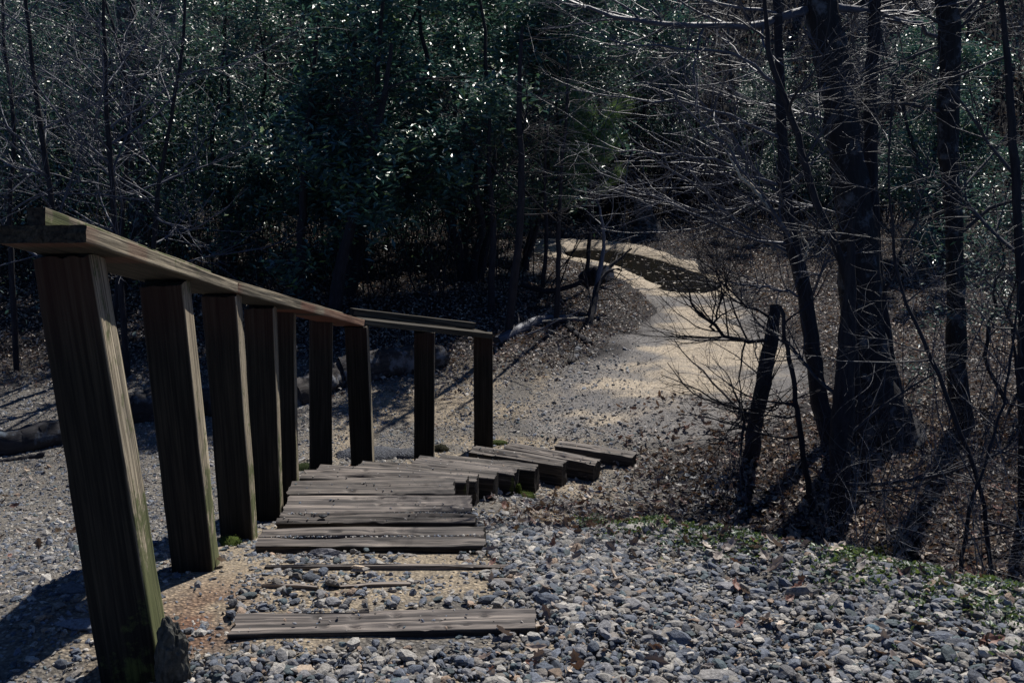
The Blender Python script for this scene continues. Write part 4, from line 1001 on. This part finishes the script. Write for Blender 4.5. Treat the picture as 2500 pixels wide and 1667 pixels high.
def evergreen(x, y, lab, **kw):
    o = empty('evergreen_tree', at_ground(x, y)); tag(o, lab, 'tree', 'broad-leaved evergreens behind the fence')
    evergreen_parts(o, re_, **kw); ev.append(o); return o
evergreen(-2.05, 11.9, 'forked evergreen with a slanting dark stem, directly above the middle fence posts', height=4.3, spread=1.6, leaves=23000, leaf_len=0.115, stems=4, lowest=0.12, r0=0.07, colmul=1.5, lean=(0.1, 0))
evergreen(-0.5, 12.6, 'tallest glossy evergreen left of the puddle with leaves catching the sun', height=4.5, spread=1.5, leaves=23000, leaf_len=0.115, stems=4, lowest=0.12, r0=0.06, colmul=1.5, lean=(0.05, 0))
evergreen(-3.9, 13.2, 'finer leaved evergreen above the second and third fence posts', height=4.2, spread=1.7, leaves=28000, leaf_len=0.065, stems=3, lowest=0.08, r0=0.05, colmul=1.25, width=1.1)
evergreen(0.15, 13.9, 'narrow evergreen on the right flank of the thicket next to the pine', height=4.6, spread=1.1, leaves=14000, leaf_len=0.10, stems=2, lowest=0.24, r0=0.05)
# copies deeper in the wood, on the hill and at the flanks
def place_copy(src, x, y, rz, sc, lab, group):
    sc = sc * 0.9
    o = copy_tree(src); o.location = at_ground(x, y); o.rotation_euler = (0, 0, rz); o.scale = (sc, sc, sc); o['label'] = lab; o['group'] = group; return o
G1 = 'broad-leaved evergreens behind the fence'
for i, (x, y, rz, sc, s_, lab) in enumerate([
    (-6.2, 13.0, 1.0, 0.95, 2, 'small leaved evergreen at the far left behind the nearest post'),
    (-8.5, 14.5, 2.0, 1.05, 2, 'evergreen shrub tree filling the left border of the wood'),
    (-5.2, 16.0, 3.1, 1.15, 0, 'taller dark evergreen behind the saplings on the upper left'),
    (-2.6, 15.2, 4.2, 1.15, 1, 'evergreen in the second row behind the forked evergreen'),
    (-0.9, 16.4, 0.6, 1.0, 0, 'evergreen deep in the thicket at the top centre'),
    (-8.0, 18.2, 5.0, 1.2, 1, 'evergreen crown in the dark upper left corner'),
    (6.4, 14.6, 2.4, 0.85, 0, 'dim evergreen behind the big trunks on the right'),
    (9.5, 15.5, 1.4, 0.95, 2, 'evergreen shrub tree in the shade at the upper right'),
    (5.2, 17.6, 3.9, 0.8, 2, 'low evergreen on the slope right above the path bend'),
    (2.2, 20.6, 2.9, 1.1, 1, 'dark evergreen half hidden behind the far bank of the puddle'),
    ]):
    place_copy(ev[s_], x, y, rz, sc, lab, G1)
# holly sprigs at the right border
o = empty('evergreen_bush', at_ground(4.1, 7.6)); tag(o, 'small glossy holly bush catching light at the right border', 'bush'); evergreen_parts(o, re_, height=1.9, spread=0.8, leaves=2600, leaf_len=0.05, stems=3, lowest=0.2, r0=0.02, colmul=1.5)

# ---- little pine with long needles
def pine(x, y, lab):
    rg = np.random.default_rng(77); o = empty('young_pine', at_ground(x, y)); tag(o, lab, 'pine')
    C, Rd = poly_curve([(0, 0, -0.05), (0.03, 0, 0.9), (0.0, 0.02, 1.6), (0.05, 0, 2.15)], 16, [0.03, 0.022, 0.014, 0.006], 0.008, rg)
    sub_mesh('trunk', [(C, Rd, 8)], M_BARK_D, o, 0.2, 3)
    LC, LR = grow(rg, C, Rd, 20, 0.42, 1.0, 0.35, 0.85, 1.0, 8, 0.08, 0.08, 0.5, 0.4, 0.4); sub_mesh('branches', [(LC, LR, 5)], M_BARK_D, o)
    tips = LC[:, 2:].reshape(-1, 3); tips = np.concatenate([tips, LC[:, -1], LC[:, -1], C[0, -4:]]); n = 7000; k = rg.integers(0, len(tips), n)
    d = np.repeat(unit(LC[:, -1] - LC[:, 1])[:, None], 6, 1).reshape(-1, 3); dd = np.concatenate([d, unit(LC[:, -1] - LC[:, 1]), unit(LC[:, -1] - LC[:, 1]), np.tile([0, 0, 1.0], (4, 1))])[k]
    dd = unit(dd * 0.8 + rg.normal(size=(n, 3)) * 0.45 + [0, 0, -0.12]); ln = rg.uniform(0.13, 0.22, n)[:, None]; s_ = unit(np.cross(dd, rg.normal(size=(n, 3)))) * 0.0026
    p = tips[k]; VV = np.stack([p - s_, p + s_, p + dd * ln], 1); c = np.array([0.08, 0.17, 0.10]) * rg.uniform(0.7, 1.4, (n, 1))
    link('needles', make_mesh('needles', VV.reshape(-1, 3), [np.arange(n * 3).reshape(n, 3)], np.repeat(c[:, None], 3, 1).reshape(-1, 3), None, False), M_NEEDLE, o)
p_ = P(1350, 560, 12.4); pine(p_[0], 12.4, 'young pine with soft bluish needle tufts at the edge of the evergreens')

# ---- bare trees of the wood: prototypes copied many times
def bare_proto(seed, height, r0, limbs, twigs, fine, spread):
    rg = np.random.default_rng(seed); o = empty('bare_tree')
    K = 18; t = np.linspace(0, 1, K)[:, None]
    c = np.array([0, 0, -0.15]) + np.array([rg.normal() * 0.08, rg.normal() * 0.08, 1.0]) * height * t + np.cumsum(rg.normal(size=(K, 3)) * 0.04, 0) * [1, 1, 0.1]
    C = c[None]; Rd = (r0 * (1 - 0.82 * t[:, 0]))[None]
    sub_mesh('trunk', [(C, Rd, 8)], M_BARK_D if seed % 2 else M_BARK_L, o, 0.2, seed)
    LC, LR = grow(rg, C, Rd, limbs, 0.2, 1.0, spread * 0.5, spread, 0.95, 9, 0.12, 0.05, 0.5, 0.5, 0.2)
    TC, TR = grow(rg, LC, LR, twigs, 0.15, 1.0, spread * 0.2, spread * 0.5, 0.8, 7, 0.13, 0.03, 0.55, 0.3, 0.2)
    FC, FR = grow(rg, TC, TR, fine, 0.1, 1.0, 0.15, 0.5, 0.7, 5, 0.12, 0.02, 0.6, 0.3, 0.1)
    sub_mesh('branches', [(LC, LR, 5), (TC, TR, 4), (FC, np.maximum(FR, 0.0016), 3)], M_BARK_G, o)
    return o
protos = [bare_proto(s, h, r, l, t, f, sp) for s, h, r, l, t, f, sp in (
    (1, 6.5, 0.10, 18, 150, 900, 1.9), (2, 6.0, 0.07, 20, 160, 1000, 1.8), (3, 5.2, 0.045, 20, 150, 900, 1.6), (4, 4.0, 0.028, 18, 130, 700, 1.3), (6, 6.8, 0.13, 16, 150, 900, 2.1))]
def side_word(x, y):
    px = 1250 + x / (y * CP) * FPX
    names = ['at the far left', 'behind the nearest post', 'over the near handrail', 'left of the evergreens', 'behind the evergreens', 'left of the puddle', 'above the puddle', 'above the path bend', 'behind the big trunks', 'right of the big trunks', 'at the far right']
    return names[int(np.clip((px + 50) / 2600 * 11, 0, 10))]
kinds_w = ['stout', 'slim', 'thin', 'spindly', 'thick']
rb = np.random.default_rng(99); BT = []; used_p = [False] * 5; cnt = {}
spots = []
tries = 0
while len(spots) < 74 and tries < 5000:
    tries += 1
    y = rb.uniform(15.5, 34); x = rb.uniform(-0.62, 0.62) * y
    if path_sd(np.array([x]), np.array([y]))[0] > -0.5: continue
    if 0 < x < 4.5 and y < 18.2: continue
    if any((x - a) ** 2 + (y - b) ** 2 < (0.9 + 0.02 * y) ** 2 for a, b in spots): continue
    spots.append((x, y))
for x, y in spots:
    k = int(rb.integers(0, 5)); o = protos[k] if not used_p[k] else copy_tree(protos[k]); used_p[k] = True
    o.location = at_ground(x, y); o.rotation_euler = (0, 0, rb.uniform(0, 6.28)); s_ = rb.uniform(0.6, 0.88); o.scale = (s_,) * 3
    depth = 'at the foot of the hillside' if y < 20.5 else ('partway up the hillside' if y < 27 else 'high on the hillside')
    tag(o, f'{kinds_w[k]} bare tree {depth} {side_word(x, y)}', 'tree', 'bare trees of the wood behind the path'); BT.append((y, o))

by = {}
for y, o in sorted(BT, key=lambda q: q[0]): by.setdefault(o['label'], []).append(o)
for lab, os_ in by.items():
    ws = {1: [''], 2: ['nearer ', 'farther ']}.get(len(os_), ['nearest ', 'second nearest ', 'third nearest ', 'farthest '][:len(os_) - 1] + ['farthest '])
    for w, o in zip(ws, os_): o['label'] = w + lab

# ---- dense leafless brush and thin stems (countless: one mass each)
def brush(name, lab, n, x0, x1, y0, y1, hgt, seed, mat, rad=0.006, twigs=3, dens=None, fine=4):
    rg = np.random.default_rng(seed); x = rg.uniform(x0, x1, n); y = rg.uniform(y0, y1, n)
    k = path_sd(x, y) < -0.35
    if dens is not None: k &= rg.uniform(0, 1, n) < dens(x, y)
    x, y = x[k], y[k]; n = len(x); z = H(x, y) - 0.05; K = 7
    C = np.zeros((n, K, 3)); C[:, 0] = np.stack([x, y, z], -1); d = unit(rg.normal(size=(n, 3)) * [0.22, 0.22, 0] + [0, 0, 1]); ln = rg.uniform(0.45, 1.0, n) * hgt
    for k in range(1, K):
        d = unit(d + rg.normal(size=(n, 3)) * 0.10 + [0, 0, 0.03]); C[:, k] = C[:, k - 1] + d * (ln / (K - 1))[:, None]
    Rd = rad * rg.uniform(0.5, 1.6, n)[:, None] * np.linspace(1, 0.25, K)[None]
    TC, TR = grow(rg, C, Rd, n * twigs, 0.15, 1.0, 0.3 * hgt * 0.5, 0.8 * hgt * 0.5, 0.8, 5, 0.14, 0.02, 0.6, 0.3, 0.1)
    FC, FR = grow(rg, TC, TR, n * fine, 0.1, 1.0, 0.12, 0.45, 0.8, 3, 0.16, 0.0, 0.7, 0.2, 0.1)
    me = tube_mesh(name, [(C, Rd, 3), (TC, TR, 3), (FC, FR, 3)])
    tag(link(name, me, mat), lab, None, None, 'stuff')
brush('thicket_undergrowth', 'dense tangle of thin leafless stems under the evergreens behind the fence', 900, -10, 0.6, 11.0, 17.5, 2.2, 11, M_BARK_D, 0.008, 3, lambda x, y: sstep(-0.2, -1.0, x + 0.0) * 0.8 + 0.3, 4)
brush('hillside_undergrowth', 'dark leafless brush covering the hillside behind the path', 2400, -18, 19, 18.9, 31, 2.9, 12, M_BARK_D, 0.011, 3, None, 4)
brush('far_bank_undergrowth', 'tall dark leafless brush crowding the far bank beyond the puddle', 900, -2.0, 7.5, 18.3, 21.5, 3.4, 15, M_BARK_D, 0.012, 3, None, 5)
brush('right_undergrowth', 'bare twiggy brush in the wood right of the path', 850, 2.6, 9.5, 6.2, 17, 1.5, 13, M_BARK_G, 0.005, 3, lambda x, y: sstep(0.38, 0.5, x / y) * 0.8 + 0.2 * (y > 12), 5)
brush('edge_undergrowth', 'low bare twigs along the weedy edge at the lower right', 420, 1.3, 4.6, 2.6, 7.0, 0.9, 14, M_BARK_G, 0.0028, 3, lambda x, y: (ballast_edge(x, y) < -0.12) * 1.0, 4)

# stray evergreen leaves low in the thickets and on the hill
def leafy_bushes(name, lab, n, x0, x1, y0, y1, hgt, seed, lsize, per=260, colmul=1.0):
    rg = np.random.default_rng(seed); x = rg.uniform(x0, x1, n); y = rg.uniform(y0, y1, n); k = path_sd(x, y) < -0.9; x, y = x[k], y[k]; n = len(x)
    ctr = np.stack([x, y, H(x, y) + hgt * rg.uniform(0.3, 1.0, n)], -1)
    p = (ctr[:, None] + rg.normal(size=(n, per, 3)) * [0.5 * hgt, 0.5 * hgt, 0.35 * hgt] * rg.uniform(0.3, 1, (n, 1, 1))).reshape(-1, 3)
    p = p[p[:, 2] > H(p[:, 0], p[:, 1]) + 0.1]; m = len(p)
    c = EG[rg.choice(4, m, p=[.35, .3, .2, .15])] * rg.uniform(0.6, 1.5, (m, 1)) * colmul
    tag(link(name, leaf_mesh(name, rg, p, rg.uniform(0.5, 1.1, m) * lsize / 2, 'simple', 0.5, c, 1.0, droop=0.3), M_LEAF), lab, None, None, 'stuff')
leafy_bushes('hillside_foliage', 'dark evergreen leaves speckling the hillside brush', 200, -17, 17, 19.5, 33, 1.5, 31, 0.11, 190)
leafy_bushes('thicket_foliage', 'small evergreen leaves among the thin stems behind the fence', 200, -9.5, -0.2, 11.8, 18, 1.9, 32, 0.065, 230, 1.2)

leafy_bushes('left_thicket_foliage', 'small leaved evergreen growth in the dark wood at the upper left', 150, -10, -2.8, 10.8, 15, 2.9, 33, 0.06, 260, 1.25)

# ------------------------------------------------------------------ logs, fallen branches, stumps
rl = np.random.default_rng(55)
def log(lab, pts, rads, mat, name='fallen_log', S=16, K=26, cat='log', twig=0, sub='log_body'):
    W_ = []
    for p in pts:
        q = gz(p[0] * 1.063, p[1] * 1.063) if len(p) == 2 else P(*p); W_.append(q)
    W_ = np.array(W_); rmean = np.mean(rads); W_[:, 2] += rmean * 0.55 if len(pts[0]) == 2 else 0
    base = W_.mean(0); o = empty(name, base); tag(o, lab, cat)
    C, Rd = poly_curve(W_ - base, K, rads, 0.006, rl)
    V, Q, _ = tubes(C, Rd, S)
    sub_mesh(sub, [(C, Rd, S)], mat, o, 0.35, int(abs(W_[0, 0] * 31)))
    # closed sawn or broken ends
    for e, nx in ((0, 1), (-1, -2)):
        ring = V.reshape(K, S, 3)[e]; ctr = C[0, e]; VV = np.concatenate([ring * 0.98 + ctr * 0.02, [ctr]])
        link('cut_end', make_mesh('cut_end', VV, [np.array([[i, (i + 1) % S, S] for i in range(S)])], None, VV * 3), M_BARK_L, o)
    if twig:
        TC, TR = grow(rl, C, Rd, twig, 0.1, 1.0, 0.3, 1.1, 0.9, 8, 0.16, 0.02, 0.3); FC, FR = grow(rl, TC, TR, twig * 5, 0.1, 1.0, 0.1, 0.4, 0.8, 5, 0.16, 0.0, 0.6)
        sub_mesh('side_twigs', [(TC, TR, 5), (FC, FR, 3)], mat, o)
    return o
M_LOG = bark_mat('mouldy_log_bark', (0.012, 0.012, 0.015), (0.045, 0.045, 0.052), 0.6, (0.09, 0.115, 0.15), 0.60)
log('thick fallen log lying behind the seventh and eighth fence posts', [(1010, 838), (940, 850), (860, 862), (780, 882)], [0.12, 0.15, 0.16, 0.15], M_BARK_L)
log('short sawn log lying between the fifth and sixth fence posts', [(800, 868), (740, 900), (672, 925)], [0.11, 0.12, 0.12], M_BARK_L)
log('bluish mouldy log seen between the first, second and third posts', [(500, 945), (440, 948), (360, 955), (290, 962)], [0.13, 0.14, 0.15, 0.14], M_LOG)
log('mouldy rotten log at the far left edge of the wood', [(230, 995), (150, 1010), (60, 1030), (-60, 1050)], [0.10, 0.11, 0.11, 0.10], M_LOG)
log('crooked fallen limb on the leaf bank left of the path', [(1140, 790), (1190, 765), (1240, 742), (1300, 738), (1345, 742)], [0.05, 0.065, 0.06, 0.045, 0.03], M_BARK_G, 'fallen_limb', 12, cat='branch', twig=14)
log('thick broken limb end lying on the sunlit leaves left of the path', [(1300, 752), (1330, 775), (1355, 792)], [0.03, 0.035, 0.035], M_BARK_D, 'fallen_limb', 12, cat='branch', twig=5)
log('short limb piece pointing down the leaf bank', [(1330, 800), (1322, 820), (1310, 838)], [0.03, 0.035, 0.03], M_BARK_L, 'fallen_limb', 12, cat='branch', twig=4)
stick('fallen_branch', 'long forked fallen branch arching over the leaf bank towards the puddle', [(1200, 655, 11.6), (1260, 672, 11.3), (1330, 652, 11.2), (1385, 620, 11.2), (1420, 600, 11.3), (1450, 570, 11.4)], [0.035, 0.035, 0.03, 0.022, 0.012], M_BARK_D, rt, 12, (0.3, 1.0), fine=30)
stick('fallen_branch', 'grey dead stem standing up from the leaf bank in front of the puddle', [(1360, 720, 10.7), (1370, 660, 10.8), (1380, 615, 10.9), (1388, 560, 11.0), (1382, 500, 11.0), (1372, 455, 11.1)], [0.035, 0.032, 0.022, 0.016, 0.008], M_BARK_G, rt, 12, (0.2, 0.8), fine=25)
stick('fallen_branch', 'bent twig with a hooked tip beside the hollow stump end', [(1345, 770, 10.3), (1362, 700, 10.6), (1375, 650, 10.8), (1390, 628, 10.9), (1410, 615, 10.9), (1428, 622, 10.9)], [0.045, 0.04, 0.03, 0.02, 0.008], M_BARK_D, rt, 12, (0.2, 0.8), fine=25)
stick('fallen_branch', 'thin pale stick lying flat on the leaf bank', [(1245, 738, 10.2), (1290, 732, 10.25), (1350, 728, 10.3)], [0.008, 0.008, 0.006], M_BARK_P, rt, 0, S=6)
stick('fallen_branch', 'small curled branch on leaves by the sandy path', [(1430, 800, 9.5), (1452, 808, 9.45), (1470, 835, 9.4), (1480, 850, 9.35)], [0.014, 0.012, 0.006], M_BARK_G, rt, 6, (0.1, 0.4), fine=12)
stick('fallen_branch', 'pale straight stick on the leaves in front of the left logs', [(20, 1030, 6.9), (80, 1022, 7.0), (160, 1015, 7.1)], [0.010, 0.012, 0.010], M_BARK_G, rt, 3, (0.1, 0.3), S=6)
stick('fallen_branch', 'thick dark stick on the gravel at the far left', [(-10, 1065, 6.6), (50, 1055, 6.65), (100, 1045, 6.7)], [0.022, 0.024, 0.02], M_BARK_D, rt, 2, (0.1, 0.3), S=8)
log('hollow log end with a black opening beside the puddle', [(1345, 640, 11.3), (1365, 632, 11.2), (1392, 628, 11.05)], [0.10, 0.11, 0.10], M_BARK_D, 'fallen_log', 14)
# stump on the far bank
b_ = gz(1480 * 1.063, 535 * 1.063)
o = empty('tree_stump', b_); tag(o, 'jagged rotten stump on the far bank beyond the puddle', 'stump')
C, Rd = poly_curve([(0.05, 0, -0.1), (0, 0, 0.2), (-0.06, 0, 0.5)], 12, [0.30, 0.2, 0.16], 0.01, rl)
sub_mesh('stump_body', [(C, Rd, 20)], M_BARK_L, o, 0.5, 4)
C2, R2 = grow(rl, C, Rd, 9, 0.8, 1.0, 0.15, 0.35, 0.25, 5, 0.1, 0.2, 0.5); sub_mesh('splinters', [(C2, np.maximum(R2 * 2.5, 0.02) * np.array([1, .9, .7, .45, .1]), 5)], M_BARK_D, o)
# thin stems around the thicket edge
for lab, pts, rd, fw in (
    ('dark slender stem dividing the leaf bank from the puddle', [(1278, 745), (1281, 640), (1283, 520), (1290, 400), (1300, 280), (1305, 120)], [0.03, 0.026, 0.022, 0.015, 0.01], 10.3),
    ('leaning dark stem just above the farthest fence post', [(1165, 770), (1180, 660), (1192, 540), (1200, 420), (1190, 250), (1200, 60)], [0.045, 0.04, 0.035, 0.025, 0.015], 10.0),
    ('dark double stem above the eighth fence post', [(1130, 760), (1128, 640), (1135, 520), (1120, 380), (1130, 200)], [0.04, 0.036, 0.03, 0.02, 0.012], 10.8),
    ('thick slanting dark stem above the sixth fence post', [(760, 745), (775, 640), (800, 540), (815, 470), (840, 380), (880, 250), (900, 100)], [0.085, 0.07, 0.06, 0.055, 0.045, 0.03, 0.02], 10.4),
    ('upright dark stem above the fifth fence post', [(695, 745), (692, 640), (690, 540), (700, 400), (715, 200), (740, 0)], [0.055, 0.05, 0.045, 0.035, 0.025, 0.02], 10.8),
    ('slim upright stem between the evergreens and the leaf bank', [(1240, 700), (1250, 620), (1256, 540), (1250, 430), (1258, 300)], [0.03, 0.026, 0.02, 0.012], 11.6)):
    custom_tree('young_tree', lab, 'tree', pts, rd, 9, fw, M_BARK_D, M_BARK_D, rt, 8, (0.5, 1.4), 90, (0.2, 0.7), 160, K=24, t0=0.4, group='dark stems at the thicket edge')

print('STONES', NB, NS, 'tris', sum(len(o.data.polygons) * 1 for o in bpy.data.objects if o.type == 'MESH'), 'unique', sum(len(m.polygons) for m in bpy.data.meshes))
